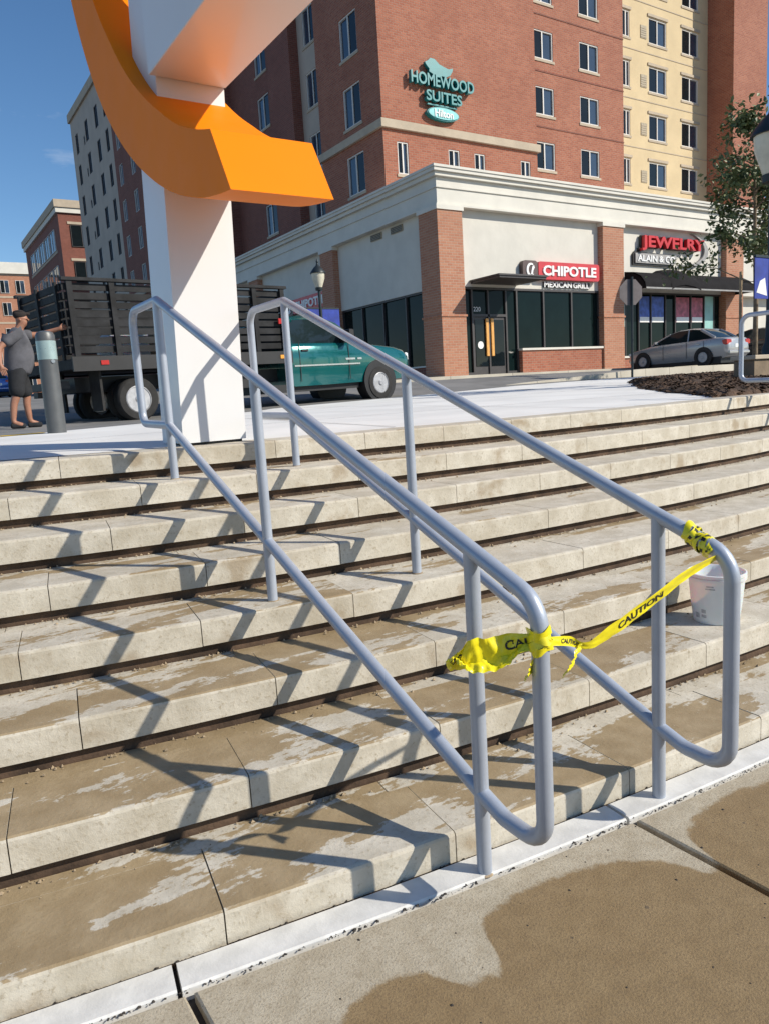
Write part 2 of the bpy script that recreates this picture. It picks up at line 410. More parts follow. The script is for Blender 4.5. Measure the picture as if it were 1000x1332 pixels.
for x0, x1 in ((-40, xl), (xr, 34)):
    a = [x0+(x1-x0)*i/12 for i in range(13)]; v = []
    for x in a:
        for j in range(9):
            y = 5.0+(far_y(x)-5.0)*j/8; v.append((x, y, g(x, y)))
    mb.add(v, [(i*9+j, (i+1)*9+j, (i+1)*9+j+1, i*9+j+1) for i in range(12) for j in range(8)])
mb.build('plaza_wing', 'plaza', plaza, 60)
mb = MB()                                                           # control joints in the paving
for (x0, y0, x1, y1) in ((-1, 6.4, 4.6, 6.6), (4.6, 6.6, 12, 6.3), (3.1, 4.6, 3.6, 10.5), (5.4, 4.5, 6.2, 12.7), (6.0, 9.2, 13.5, 9.4), (7.6, 9.3, 9.2, 13.3)):
    N = 12
    for i in range(N):
        a, b = i/N, (i+1)/N; d = Vector((x1-x0, y1-y0, 0)).normalized(); nn = Vector((-d.y, d.x, 0))*.006
        q = [Vector((x0+(x1-x0)*t, y0+(y1-y0)*t, 0)) for t in (a, b)]
        pts = [q[0]-nn, q[1]-nn, q[1]+nn, q[0]+nn]
        mb.add([(p.x, p.y, g(p.x, p.y)+.004) for p in pts], [(0, 1, 2, 3)])
mb.build('paving_joint', 'crack', plaza)
mb = MB()
for i in range(8):
    x0 = -2.2+i*.44; x1 = x0+.43
    mb.add([(x0, far_y(x0)-.34, g(x0, far_y(x0))+.005), (x1, far_y(x1)-.34, g(x1, far_y(x1))+.005), (x1, far_y(x1)-.02, g(x1, far_y(x1))+.005), (x0, far_y(x0)-.02, g(x0, far_y(x0))+.005)], [(0, 1, 2, 3)])
mb.build('kerb_marking', 'yellow_paint', plaza)

# far sidewalk in front of the shops
mb = MB(); a = [-10+i*3 for i in range(22)]
sw = lambda x: 1.80+interp(x, [3, 9, 18, 30], [0, .06, .13, .10])
for k in range(len(a)-1):
    x0, x1 = a[k], a[k+1]-.02
    if x1 < 11.5: continue
    for (y0, y1) in ((21.5, 22.4), (22.42, 23.9)):
        mb.add([(x0, y0, sw(x0)-.3), (x1, y0, sw(x1)-.3), (x1, y1, sw(x1)-.3), (x0, y1, sw(x0)-.3), (x0, y0, sw(x0)-.02), (x1, y0, sw(x1)-.02), (x1, y1, sw(x1)), (x0, y1, sw(x0))],
               [(3, 2, 1, 0), (4, 5, 6, 7), (0, 1, 5, 4), (1, 2, 6, 5), (2, 3, 7, 6), (3, 0, 4, 7)])
mb.build('sidewalk', 'sidewalk', None, kind='structure')

# ---------------------------------------------------------------- stairs
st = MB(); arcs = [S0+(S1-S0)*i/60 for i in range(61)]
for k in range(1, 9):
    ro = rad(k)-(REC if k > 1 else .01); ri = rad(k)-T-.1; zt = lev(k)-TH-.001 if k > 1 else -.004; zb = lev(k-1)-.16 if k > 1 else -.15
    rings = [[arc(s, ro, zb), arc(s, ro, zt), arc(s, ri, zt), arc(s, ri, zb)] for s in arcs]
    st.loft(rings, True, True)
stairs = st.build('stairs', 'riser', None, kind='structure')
OFF = {1: -3.022, 2: -3.551, 3: -3.328, 4: -3.523, 5: -4.113, 6: -3.797, 7: -3.579, 8: -4.005}
SL = .711; rs = random.Random(3)
def slab_mesh(k, th, length, r_out, depth, nose):
    prof = ([(0, -th), (0, -.012), (-.003, -.004), (-.011, 0), (-depth, 0), (-depth, -th)] if nose else [(0, -th), (0, -.001), (-depth, -.001), (-depth, -th)])
    rings = []
    for i in range(5):
        s = -length/2+length*i/4; a = s/R0
        rings.append([((r_out+q)*math.sin(a), -(r_out+q)*math.cos(a), z) for q, z in prof])
    return MB().loft(rings).mesh('step_slab' if nose else 'step_filler', 'stone')
for k in range(1, 9):
    th = TH if k > 1 else R1+.002
    d = .318
    me = slab_mesh(k, th, SL-.004, rad(k), d, True)
    mf = slab_mesh(k, th, SL*2-.004, rad(k)-d-.003, T-d+REC*.5 if k < 8 else .02, False)
    n0 = int((S0-OFF[k])/SL); s = OFF[k]+n0*SL
    i = 0
    while s+SL/2 < S1:
        o = obj('step_slab', me, stairs, (CX, CY, lev(k)+rs.uniform(-.0012, .0012))); o.rotation_euler = (0, 0, (s+SL/2)/R0)
        if i % 2 == 0:
            o = obj('step_filler', mf, stairs, (CX, CY, lev(k)-.0015)); o.rotation_euler = (0, 0, (s+SL*.9)/R0)
        s += SL; i += 1
# grit lying at the back of the treads
mb = MB(); rg = random.Random(11)
for k in range(1, 8):
    for _ in range(520):
        s = rg.uniform(-5, 4.5); r = rad(k+1)+rg.uniform(-.02, .012) if rg.random() < .8 else rad(k+1)+rg.uniform(0, .1); q = rg.choice((.002, .003, .003, .005, .008))
        c = arc(s, r, lev(k)+q*.4); v = []
        for j in range(4):
            a = j*1.57+rg.random(); v.append((c[0]+q*math.cos(a)*rg.uniform(.6, 1.4), c[1]+q*math.sin(a), c[2]-q*.3))
        v.append((c[0], c[1], c[2]+q*.7))
        mb.add(v, [(0, 1, 4), (1, 2, 4), (2, 3, 4), (3, 0, 4)])
mb.build('grit', 'grit', None, label='tan grit and crumbs along the backs of the treads', cat='grit', kind='stuff')

# ---------------------------------------------------------------- pavement at the foot
pv = MB().add([arc(s, rad(1)-.05, -.03) for s in arcs]+[(arc(s, rad(1), 0)[0], -6, -.03) for s in arcs], [(i, i+1, 62+i, 61+i) for i in range(60)])
pave = pv.build('pavement', 'crack', None, kind='structure')
W_STRIP = .1155
pitch_ = 1.43; x = .424-pitch_*4
while x < 9:
    a0, a1 = x+.011, x+pitch_-.011
    top = []
    for i in range(9):
        xx = a0+(a1-a0)*i/8; r = rad(1)+W_STRIP+.012; top.append((xx, CY-math.sqrt(r*r-(xx-CX)**2)))
    yf = -2.0
    poly = top+[(a1, yf), (a0, yf)]
    dz = rs.uniform(-.002, .002); mb = MB(); n = len(poly); cx_ = sum(p[0] for p in poly)/n; cy_ = sum(p[1] for p in poly)/n
    ins = [(p[0]+(.006 if p[0] < cx_ else -.006), p[1]+(.006 if p[1] < cy_ else -.006)) for p in poly]
    mb.loft([[(p[0], p[1], -.1) for p in poly], [(p[0], p[1], -.005+dz) for p in poly], [(p[0], p[1], dz) for p in ins]])
    mb.build('pavement_panel', 'pavement_concrete', pave)
    # white border stone
    sA = math.asin((x+.006-CX)/rad(1))*R0; sB = math.asin((x+pitch_-.006-CX)/rad(1))*R0
    rings = []
    for i in range(9):
        s = sA+(sB-sA)*i/8; rings.append([arc(s, rad(1)+q, z) for q, z in ((.012, -.1), (.012, .004), (.016, .007), (W_STRIP-.008, .007), (W_STRIP-.003, .002), (W_STRIP-.003, -.1))])
    MB().loft(rings).build('border_stone', 'strip_white', pave)
    x += pitch_
mb = MB(); rg = random.Random(5)
for _ in range(1100):
    x = rg.uniform(-.3, 3.6); y = rg.uniform(.2, 1.75)
    if rg.random() < .78:
        s = math.asin((x-CX)/rad(1))*R0; p = arc(s, rad(1)+rg.choice((.008, W_STRIP+.004))+rg.gauss(0, .005), 0); y = p[1]
    elif y > CY-math.sqrt((rad(1)+.13)**2-(x-CX)**2): continue
    q = rg.choice((.0015, .002, .002, .003, .004, .006))
    v = [(x+q*math.cos(j*1.57+.4)*rg.uniform(.6, 1.5), y+q*math.sin(j*1.57+.4), .001) for j in range(4)]+[(x, y, .001+q*.8)]
    mb.add(v, [(0, 1, 4), (1, 2, 4), (2, 3, 4), (3, 0, 4)])
mb.build('pebbles', 'crack', None, label='dark pebbles and dirt scattered over the tan pavement', cat='pebbles', kind='stuff')

# ---------------------------------------------------------------- handrails
def fillet(poly, radii, n=7):
    out = []; N = len(poly)
    for i in range(N):
        p = Vector(poly[i]); a = (Vector(poly[i-1])-p); b = (Vector(poly[(i+1) % N])-p); la, lb = a.length, b.length; a.normalize(); b.normalize()
        ang = a.angle(b); t = min(radii[i]/math.tan(ang/2), la*.48, lb*.48); r = t*math.tan(ang/2)
        c = p+(a+b).normalized()*(r/math.sin(ang/2)); p0 = p+a*t; p1 = p+b*t; v0 = p0-c; v1 = p1-c; th = v0.angle(v1); cross = v0.x*v1.y-v0.y*v1.x; sg = 1 if cross > 0 else -1
        for j in range(n+1):
            k = sg*th*j/n; out.append((c.x+v0.x*math.cos(k)-v0.y*math.sin(k), c.y+v0.x*math.sin(k)+v0.y*math.cos(k)))
    return out
TOP0, TS, LOW0, LS, D1, D2 = .9892, .3933, .259, .4131, 1.3783, 2.5897
def handrail(x, y, label):
    r = empty('handrail', (x, y, 0), label=label, cat='handrail', group='pipe handrails on the stairs')
    P = [(-.26, TOP0-.26*TS), (D2, TOP0+D2*TS), (D2+.51, TOP0+D2*TS), (D2+.51, LOW0+D2*LS+.01), (D2, LOW0+D2*LS), (0, LOW0), (-.10, .223), (-.26, .215)]
    loop = fillet(P, [.105, .03, .09, .07, .05, .1, .1, .10])
    MB().tube([(0, d, z) for d, z in loop], .0235, 14, closed=True).build('rail_loop', 'rail_paint', r, 60)
    for d, k in ((0, 0), (D1, 4), (D2, 7)):
        zt = TOP0+TS*d; zb = lev(k)
        MB().tube([(0, d, zb-.02), (0, d, zt-.004)], .0225, 14).build('post', 'rail_paint', r, 60)
        MB().lathe([(.028, 0), (.027, .003), (.024, .005)], 16, (0, d, zb)).build('grout_collar', 'grit', r, 40)
    return r
handrail(1.299, 1.589, 'grey pipe handrail with the yellow bow of tape tied at its lower bend')
handrail(2.034, 1.528, 'grey pipe handrail with tape wound round its lower bend, beside the white bucket')
handrail(7.57, 1.55, 'grey pipe handrail whose top loop stands beside the mulch bed')

# ---------------------------------------------------------------- sculpture
scu = empty('sculpture', (1.71, 4.80, 1.175), label='tall white steel column sculpture with a big curved orange arc through it', cat='sculpture')
def rel(pts, o=(1.71, 4.80, 1.175)): return [(p[0]-o[0], p[1]-o[1], p[2]-o[2]) for p in pts]
lean = .027
def colring(z, i=0): return [(1.497+i+lean*(z-1.18), 4.58+i, z), (1.915-i+lean*(z-1.18), 4.58+i, z), (1.915-i+lean*(z-1.18), 4.995-i, z), (1.497+i+lean*(z-1.18), 4.995-i, z)]
MB().loft([rel(colring(z, i)) for z, i in ((1.199, 0), (5.2, 0))]).build('column', 'steel_white', scu)
MB().loft([rel(colring(z, .02)) for z in (1.15, 1.21)]).build('base_plate', 'black', scu)
mb = MB(); bx0, bx1 = 1.513, 1.982
mb.box(bx0-1.71, 2.2-4.80, 3.326-1.175, bx1-1.71, 4.574-4.80, 3.86-1.175, 0, .004).build('beam', 'steel_white', scu)
mb = MB(); cy, cz = 3.11, 5.348; x0, x1 = 1.455, 2.0
rings = []; a0, b0, t1 = 10.2, 5.6, 128
for i in range(73):
    u = i/72; ti = a0+(t1-a0)*u; to = b0+(t1-b0)*u
    Ri = interp(ti, [10, 14, 20, 27, 35, 50, 65, 90], [2.668, 2.655, 2.635, 2.60, 2.585, 2.575, 2.61, 2.61]); Ro = interp(to, [5, 12, 30, 50, 65, 90], [2.957, 2.967, 2.97, 3.0, 2.995, 2.99])
    ti, to = R_(ti), R_(to)
    rings.append(rel([(x0, cy+Ri*math.sin(ti), cz-Ri*math.cos(ti)), (x1, cy+Ri*math.sin(ti), cz-Ri*math.cos(ti)), (x1, cy+Ro*math.sin(to), cz-Ro*math.cos(to)), (x0, cy+Ro*math.sin(to), cz-Ro*math.cos(to))]))
mb.loft(rings).build('arc', 'steel_orange', scu, 30)

# ---------------------------------------------------------------- caution tape
def ribbon(pts, widths, normals, nsub=14):
    """smooth strip through pts; each point has a width direction"""
    def cr(p0, p1, p2, p3, t): return .5*((2*p1)+(-p0+p2)*t+(2*p0-5*p1+4*p2-p3)*t*t+(-p0+3*p1-3*p2+p3)*t**3)
    P = [Vector(p) for p in pts]; W = [Vector(n).normalized()*w for n, w in zip(normals, widths)]; o = []
    for i in range(len(P)-1):
        for j in range(nsub):
            t = j/nsub; g_ = lambda A, k: A[max(0, min(len(A)-1, k))]
            o.append((cr(g_(P, i-1), g_(P, i), g_(P, i+1), g_(P, i+2), t), cr(g_(W, i-1), g_(W, i), g_(W, i+1), g_(W, i+2), t)))
    o.append((P[-1], W[-1])); return o
def crumple(u, v): return 1.5*mnoise.noise(Vector((u*7, v*1.6, .3)))+.9*mnoise.noise(Vector((u*19+v*3, v*3.5, 4.1)))+.35*mnoise.noise(Vector((u*45, v*7, 9.1)))
def strip_pt(rb, f_, v, amp):
    i = max(0, min(len(rb)-2, int(f_))); q = f_-i; c = rb[i][0].lerp(rb[i+1][0], q); w_ = rb[i][1].lerp(rb[i+1][1], q)
    nn = (rb[i+1][0]-rb[i][0]).cross(w_).normalized(); return c+w_*v+nn*amp*crumple(f_/(len(rb)-1), v), nn
def strip_mesh(mb, rb, amp=.0, nv=9):
    n = nv; vs = []
    for k in range(len(rb)):
        for j in range(n):
            vs.append(strip_pt(rb, k, j/(n-1)-.5, amp)[0])
    mb.add(vs, [(i*n+j, i*n+j+1, (i+1)*n+j+1, (i+1)*n+j) for i in range(len(rb)-1) for j in range(n-1)]); return mb
def tape_text(rb, s, u0, u1, h, amp=0):
    vs, fs = text_mb(s, 1, 0, .02); x0 = min(v.x for v in vs); x1 = max(v.x for v in vs); y0 = min(v.y for v in vs); y1 = max(v.y for v in vs)
    for side in (1, -1):
        o = []
        for v in vs:
            uf = (v.x-x0)/(x1-x0); uf = uf if side > 0 else 1-uf; u = u0+(u1-u0)*uf; t = ((v.y-y0)/(y1-y0)-.5)*h
            p, nn = strip_pt(rb, u*(len(rb)-1), t, amp); o.append(p+nn*.0014*side)
        mb = MB().add(o, fs); mb.build('lettering', 'sign_black', tape)
tape = empty('caution_tape', (1.299, 1.36, .88), label='yellow caution tape with black lettering strung between the two handrail ends', cat='tape')
def trel(rb): o = Vector((1.299, 1.36, .88)); return [(c-o, w_) for c, w_ in rb]
KA = Vector((1.299, 1.322, .795)); KB = Vector((2.034, 1.33, .905))
span = trel(ribbon([KA+Vector((.025, -.005, -.01)), (1.40, 1.325, .765), (1.455, 1.31, .745), (1.56, 1.30, .775), (1.70, 1.30, .815), (1.86, 1.305, .86), KB+Vector((-.01, -.02, -.02))],
                   [.022, .026, .03, .045, .042, .036, .022], [(.2, .3, 1), (.35, .2, .8), (-.5, -.2, .8), (-.35, -.25, .85), (-.3, -.25, .85), (-.25, -.2, .9), (-.1, -.3, .8)]))
mb = strip_mesh(MB(), span, .0022); mb.build('tape_span', 'tape_yellow', tape, 60)
tape_text(span, 'CAUTION', .50, .72, .52, .0022); tape_text(span, 'CAUTION', .10, .26, .5, .0022)
tail = trel(ribbon([KA+Vector((-.01, .005, 0)), (1.255, 1.37, .785), (1.205, 1.40, .765), (1.155, 1.43, .765), (1.125, 1.455, .745), (1.11, 1.46, .755)],
                   [.02, .05, .075, .085, .07, .03], [(0, 0, 1), (-.15, .1, 1), (-.2, .2, 1), (-.1, -.2, 1), (.2, -.5, .9), (.5, -.6, .5)]))
strip_mesh(MB(), tail, .007).build('tape_tail', 'tape_yellow', tape, 60)
tape_text(tail, 'CAU', .05, .30, .42, .007); tape_text(tail, 'TION', .72, .96, .3, .007)
tail2 = trel(ribbon([KA+Vector((-.004, -.022, .0)), (1.29, 1.335, .755), (1.275, 1.34, .715), (1.268, 1.35, .69)], [.022, .04, .045, .05], [(1, 0, .2), (1, .3, .1), (.9, .5, .1), (.8, .6, .0)]))
strip_mesh(MB(), tail2, .005).build('tape_tail', 'tape_yellow', tape, 60)
tail3 = trel(ribbon([(1.43, 1.312, .755), (1.415, 1.315, .73), (1.40, 1.32, .70), (1.385, 1.33, .675)], [.01, .03, .036, .04], [(1, 0, .3), (.9, .2, .2), (.9, .3, .2), (.8, .4, .2)]))
strip_mesh(MB(), tail3, .004).build('tape_tail', 'tape_yellow', tape, 60)
under = trel(ribbon([KA+Vector((-.012, .0, -.01)), (1.25, 1.365, .765), (1.20, 1.40, .735), (1.15, 1.435, .735), (1.122, 1.452, .75)], [.018, .035, .05, .05, .03], [(.1, .5, .6), (.3, .7, .5), (.2, .8, .4), (.1, .7, .6), (0, .3, .9)]))
strip_mesh(MB(), under, .008).build('tape_tail', 'tape_yellow', tape, 60)
def wrap(center, axis, r, turns, length, seed):
    rr = random.Random(seed); ax = Vector(axis).normalized(); u = ax.cross(Vector((1, 0, 0))).normalized(); v = ax.cross(u); rb = []
    N = int(turns*18)
    for i in range(N+1):
        a = 2*math.pi*turns*i/N; q = r+.0025*math.sin(a*3.3+seed)+.0035*rr.random()
        rb.append((Vector(center)+u*math.cos(a)*q+v*math.sin(a)*q+ax*(length*(i/N-.5)+.006*math.sin(2.3*a)), (ax+.35*u*math.sin(a*1.7))*.022))
    return trel(rb)
mb = MB(); strip_mesh(mb, wrap((1.299, 1.330, .79), (0, .06, 1), .0285, 3.6, .05, 1)); mb.build('tape_knot', 'tape_yellow', tape, 60)
wb = wrap((2.034, 1.375, .925), (0, 1, .55), .0275, 4.6, .10, 2)
mb = MB(); strip_mesh(mb, wb); mb.build('tape_knot', 'tape_yellow', tape, 60)
tape_text(wb, 'CAUTION', .05, .45, .6); tape_text(wb, 'CAUTION', .5, .9, .6)

# ---------------------------------------------------------------- bucket
bk = empty('bucket', (3.215, 2.085, lev(2)), label='white plastic bucket with grey printed label standing on the second step', cat='bucket')
mb = MB().lathe([(.098, 0), (.104, .004), (.118, .12), (.126, .212), (.134, .213), (.135, .226), (.127, .228), (.134, .230), (.134, .245), (.128, .247), (.1235, .24), (.116, .12), (.1, .012)], 36, caps=True)
mb.build('bucket_body', 'bucket_plastic', bk, 35)
def bk_patch(a0, a1, z0, z1):
    v = []; mb = MB()
    for z in (z0, z1):
        r = .1045+(z/.212)*.0218+.0012
        for i in range(6): a = a0+(a1-a0)*i/5; v.append((r*math.cos(a), r*math.sin(a), z))
    mb.add(v, [(i, i+1, 7+i, 6+i) for i in range(5)]); mb.build('bucket_print', 'label_grey', bk)
va = math.atan2(-2.085, -3.215)
for a, b, z0, z1 in ((-.95, -.72, .03, .055), (-.62, -.40, .035, .05), (-.62, -.42, .058, .076), (-.40, -.05, .178, .184), (-.36, -.1, .19, .196)): bk_patch(va+a, va+b, z0, z1)

# ---------------------------------------------------------------- shops building and hotel
PB = Vector((18.15, 23.33, 1.93))
def window(parent, x, z, w_, h, y, axis='y', frame='window_white', sill=True, split=.5, cache={}):
    """window on a wall facing -Y (axis y, x = left edge) or -X (axis x, x = near edge)"""
    key = (round(w_, 2), round(h, 2), axis, frame, sill, split)
    if key not in cache:
        def b(mb, u0, d0, z0, u1, d1, z1):
            return mb.box(u0, d0, z0, u1, d1, z1) if axis == 'y' else mb.box(d0, u0, z0, d1, u1, z1)
        fr = MB(); t = .055
        b(fr, 0, -.03, 0, t, .12, h); b(fr, w_-t, -.03, 0, w_, .12, h); b(fr, t, -.03, 0, w_-t, .12, t); b(fr, t, -.03, h-t, w_-t, .12, h)
        m_ = w_*split; b(fr, m_-.035, -.025, t, m_+.035, .115, h-t)
        fm = fr.mesh('window', frame)
        p1 = MB(); b(p1, t-.01, .02, t-.01, m_-.03, .04, h-t+.01); p2 = MB(); b(p2, m_+.03, .05, t-.01, w_-t+.01, .07, h-t+.01)
        sm = None
        if sill:
            q = MB(); b(q, -.08, -.1, -.14, w_+.08, .06, -.02); sm = q.mesh('sill', 'stone_band')
        rv = MB(); b(rv, .002, .085, .002, w_-.002, .11, h-.002)
        cache[key] = (fm, p1.mesh('pane', 'glass_dark'), p2.mesh('pane', 'glass'), sm, rv.mesh('blind', 'curtain'))
    fm, a, b_, sm, rv = cache[key]
    loc = (x, y, z) if axis == 'y' else (y, x, z)
    o = obj('window', fm, parent, loc)
    obj('pane', a, o); obj('pane', b_, o)
    if sm: obj('sill', sm, o)
    obj('blind', rv, o)
    return o
# --- hotel tower
def holed_wall(parent, axis, plane, u0, u1, z0, z1, holes, mat, depth=.2):
    """wall skin with real openings; faces -Y (axis y) or -X (axis x)"""
    us = sorted({u0, u1}|{h[0] for h in holes}|{h[2] for h in holes}); zs_ = sorted({z0, z1}|{h[1] for h in holes}|{h[3] for h in holes})
    P = (lambda u, d, z: (u, plane+d, z)) if axis == 'y' else (lambda u, d, z: (plane+d, u, z))
    mb = MB()
    for a, b in zip(us, us[1:]):
        for c, d in zip(zs_, zs_[1:]):
            m, n = (a+b)/2, (c+d)/2
            if any(h[0] < m < h[2] and h[1] < n < h[3] for h in holes): continue
            mb.add([P(a, 0, c), P(b, 0, c), P(b, 0, d), P(a, 0, d)], [(0, 1, 2, 3) if axis == 'y' else (3, 2, 1, 0)])
    for a, c, b, d in holes:
        q = [P(a, 0, c), P(b, 0, c), P(b, 0, d), P(a, 0, d)]; r = [P(a, depth, c), P(b, depth, c), P(b, depth, d), P(a, depth, d)]
        mb.add(q+r, [(0, 4, 5, 1), (1, 5, 6, 2), (2, 6, 7, 3), (3, 7, 4, 0)])
    me = bpy.data.meshes.new('wall'); me.from_pydata(mb.v, [], mb.f); me.materials.append(MATS[mat]); return obj('wall', me, parent)
ht = empty('hotel_tower', tuple(PB), label='tall red brick and cream hotel tower rising behind the low shops', cat='building')
HT = 30.0; DP = .2
def block(x0, y0, x1, y1, z0, z1, mat, front=(), left=(), frame_f='window_white', frame_l='window_white', sl=True):
    """brick block with windows cut in the -Y face (front) and the -X face (left); items are (u, z, w, h)"""
    MB().box(x0+DP, y0+DP, z0, x1, y1, z1-.01).build('core', mat, ht)
    holed_wall(ht, 'y', y0, x0, x1, z0, z1, [(u, z, u+w_, z+h) for u, z, w_, h in front], mat, DP)
    holed_wall(ht, 'x', x0, y0, y1, z0, z1, [(u, z, u+w_, z+h) for u, z, w_, h in left], mat, DP)
    MB().add([(x0, y0, z1), (x1, y0, z1), (x1, y1, z1), (x0, y1, z1)], [(0, 1, 2, 3)]).build('roof', 'stone_band', ht)
    for u, z, w_, h in front: window(ht, u, z, w_, h, y0+.06, 'y', frame_f, True, .5)
    for u, z, w_, h in left: window(ht, u, z, w_, h, x0+.06, 'x', frame_l, sl, .5)
L1 = [(7.35, 8.85+3.0*r_, 1.5, 1.75) for r_ in range(6)]
block(1.65, 5.7, 11.0, 11.2, 5, HT, 'brick_red', [(2.38, 9.2, .6, 1.38), (5.28, 9.2, .66, 1.38), (6.85, 9.2, .66, 1.38), (9.85, 9.2, .66, 1.38)], L1)
block(11.0, 6.0, 18.0, 40, 5, HT, 'brick_red', [(x, 10.42+2.65*r_, 1.45, 1.34) for r_ in range(7) for x in (11.15, 14.55)])
BW = [(x, 11.05+2.7*r_, w_, 1.4) for r_ in range(6) for x, w_ in ((20.2, .62), (22.55, 1.66), (25.72, 1.66))]
block(18.0, 7.8, 28.35, 40, 5, HT-1, 'stucco_yellow', BW)
for x, z, w_, h in BW: MB().box(x-.12, 7.74, z+h+.05, x+w_+.12, 7.86, z+h+.2).build('lintel', 'stone_band', ht)
block(28.35, 6.0, 32.0, 40, 5, HT, 'brick_red')
block(2.2, 11.2, 11.0, 13.9, 0, HT-1, 'stucco_tan', (), [(12.0, 8.3+3.0*r_, 1.3, 1.7) for r_ in range(6)])
block(1.65, 13.9, 11.0, 16.5, 0, HT, 'brick_dark')
block(2.6, 16.5, 11.0, 24, 0, HT, 'brick_dark', (), [(18.6, 9.35+3.0*r_, 1.5, 1.75) for r_ in range(6)])
block(1.65, 24, 11.0, 48.2, 0, HT, 'brick_dark', (), [(y, 9.9+3.0*r_, 1.2, 1.75) for r_ in range(6) for y in (26, 30, 34, 38.5, 42.3, 46.0)], sl=False)
block(1.65, 48.2, 31.0, 63.3, 0, HT-.8, 'stucco_tan', (), [(y, 7.6+3.0*r_, w_, h) for r_ in range(7) for y, w_, h in ((49.2, 1.0, 1.9), (52.2, 1.2, 1.9), (56.2, 1.2, 1.9), (57.8, .5, .8), (60.6, 1.1, 1.9))], frame_l='window_frame', sl=False)
MB().box(1.45, 48.0, HT-.8, 31.2, 63.5, HT).build('parapet', 'stone_band', ht)
MB().box(1.50, 5.55, 11.06, 11.12, 11.3, 11.41).build('stone_band', 'stone_band', ht)
MB().box(1.53, 24.1, 9.2, 1.70, 48.1, 9.6).build('stone_band', 'stone_band', ht)
for r_ in range(6): MB().box(10.95, 5.975, 12.45+2.65*r_, 18.02, 6.1, 12.51+2.65*r_).build('brick_course', 'brick_dark', ht)
for r_ in range(5): MB().box(18.03, 7.775, 13.12+2.7*r_, 28.3, 7.9, 13.17+2.7*r_).build('wall_joint', 'stone_band', ht)
for r_ in range(6):
    o = MB().box(21.78, 7.77, 11.2+2.7*r_, 22.32, 7.9, 11.9+2.7*r_).build('vent_grille', 'grille', ht)
    for q in range(5): MB().box(21.8, 7.755, 11.25+2.7*r_+q*.12, 22.3, 7.775, 11.29+2.7*r_+q*.12).build('slat', 'stone_band', o)
for y in (58.6, 62.6): MB().box(3.2, y, HT, 3.5, y+.15, HT+2.6).build('chimney_pipe', 'window_frame', ht)
MB().box(3.5, 55, HT, 9, 63, HT+1.9).build('penthouse', 'brick_tan', ht)
# --- hotel sign
hs = empty('hotel_sign', tuple(PB+Vector((4.9, 5.66, 12.9))), label='teal hotel sign lettering with a bird emblem and oval plate on the brick wall', cat='sign')
def hrel(n, s, cx, cz, w_, h, m, bold=.02, ext=.1): return sign_text(n, s, cx-4.9, -.16, cz-12.9, w_, h, m, hs, ext, bold)
hrel('lettering', 'HOMEWOOD', 4.93, 13.32, 3.6, .52, 'sign_teal'); hrel('lettering', 'SUITES', 4.95, 12.66, 2.05, .46, 'sign_teal')
for (u, v, w_, h) in ((4.93, 13.32, 3.3, .28), (4.95, 12.66, 1.8, .26)): MB().box(u-4.9-w_/2, -.05, v-12.9-h/2, u-4.9+w_/2, .03, v-12.9+h/2).build('raceway', 'sign_black', hs)
MB().box(-.85, -.14, -.60, .85, -.06, -.54).build('rule_bar', 'sign_teal', hs)
ov = [(.86*math.cos(a), -.93+.24*math.sin(a)) for a in [2*math.pi*i/28 for i in range(28)]]
MB().prism(ov, -.22, -.04).build('oval_plate', 'sign_teal_light', hs)
ov2 = [(.92*math.cos(a), -.93+.29*math.sin(a)) for a in [2*math.pi*i/28 for i in range(28)]]
MB().prism(ov2, -.18, .02).build('oval_rim', 'sign_teal', hs)
sign_text('lettering', 'Hilton', 0, -.235, -.93, 1.05, .32, 'sign_white', hs, .015, .015)
bird = [(-.80, .98), (-.70, .90), (-.72, .78), (-.50, .70), (.25, .68), (.48, .78), (.62, .98), (.66, 1.12), (.40, 1.04), (.12, 1.10), (-.12, 1.16), (-.38, 1.34), (-.62, 1.36), (-.78, 1.22), (-.92, 1.16), (-.90, 1.08)]
MB().prism(bird, -.20, -.04).build('bird_emblem', 'sign_teal', hs)
# --- shops building
sh = empty('shops_building', tuple(PB), label='single storey cream stucco shop building with brick piers and deep cornice', cat='building')
MB().box(.9, .9, -.6, 27, 40, 6.6).build('core', 'stucco', sh)
MB().box(.36, .36, 3.46, 27.2, 40, 6.6).build('stucco_wall', 'stucco', sh)
for z0, z1, pr in ((6.38, 6.46, .10), (6.46, 7.02, .02), (7.02, 7.08, .07), (7.08, 7.40, .05), (7.40, 7.55, .20), (7.55, 7.67, .30)):
    MB().box(.12-pr, .12-pr, z0, 27.3, 40, z1-.003).build('cornice', 'cornice', sh)
MB().box(-.22, -.22, 7.67, 27.4, 40.1, 7.76).build('coping', 'cornice', sh)
def pier(x0, y0, x1, y1, top=6.22):
    MB().box(x0, y0, -.6, x1, y1, top).build('pier', 'brick_tan', sh)
    MB().box(x0-.05, y0-.05, top, x1+.05, y1+.05, top+.16).build('pier_cap', 'cornice', sh)
    MB().box(x0-.04, y0-.04, 2.28, x1+.04, y1+.04, 2.36).build('soldier_course', 'brick_tan', sh)
pier(0, 0, 1.2, 1.2); pier(9.22, .05, 10.6, .8); pier(18.5, .05, 20.0, .8); pier(26, .05, 27.3, .8)
for y in (8.1, 16.6, 25, 33): pier(.05, y, .8, y+1.2)
def pane(x0, z0, x1, z1, y, m='glass_store', par=sh): return MB().box(x0, y, z0, x1, y+.02, z1).build('pane', m, par)
def mull(x0, z0, x1, z1, y0=.34, y1=.48): return MB().box(x0, y0, z0, x1, y1, z1).build('mullion', 'window_frame', sh)
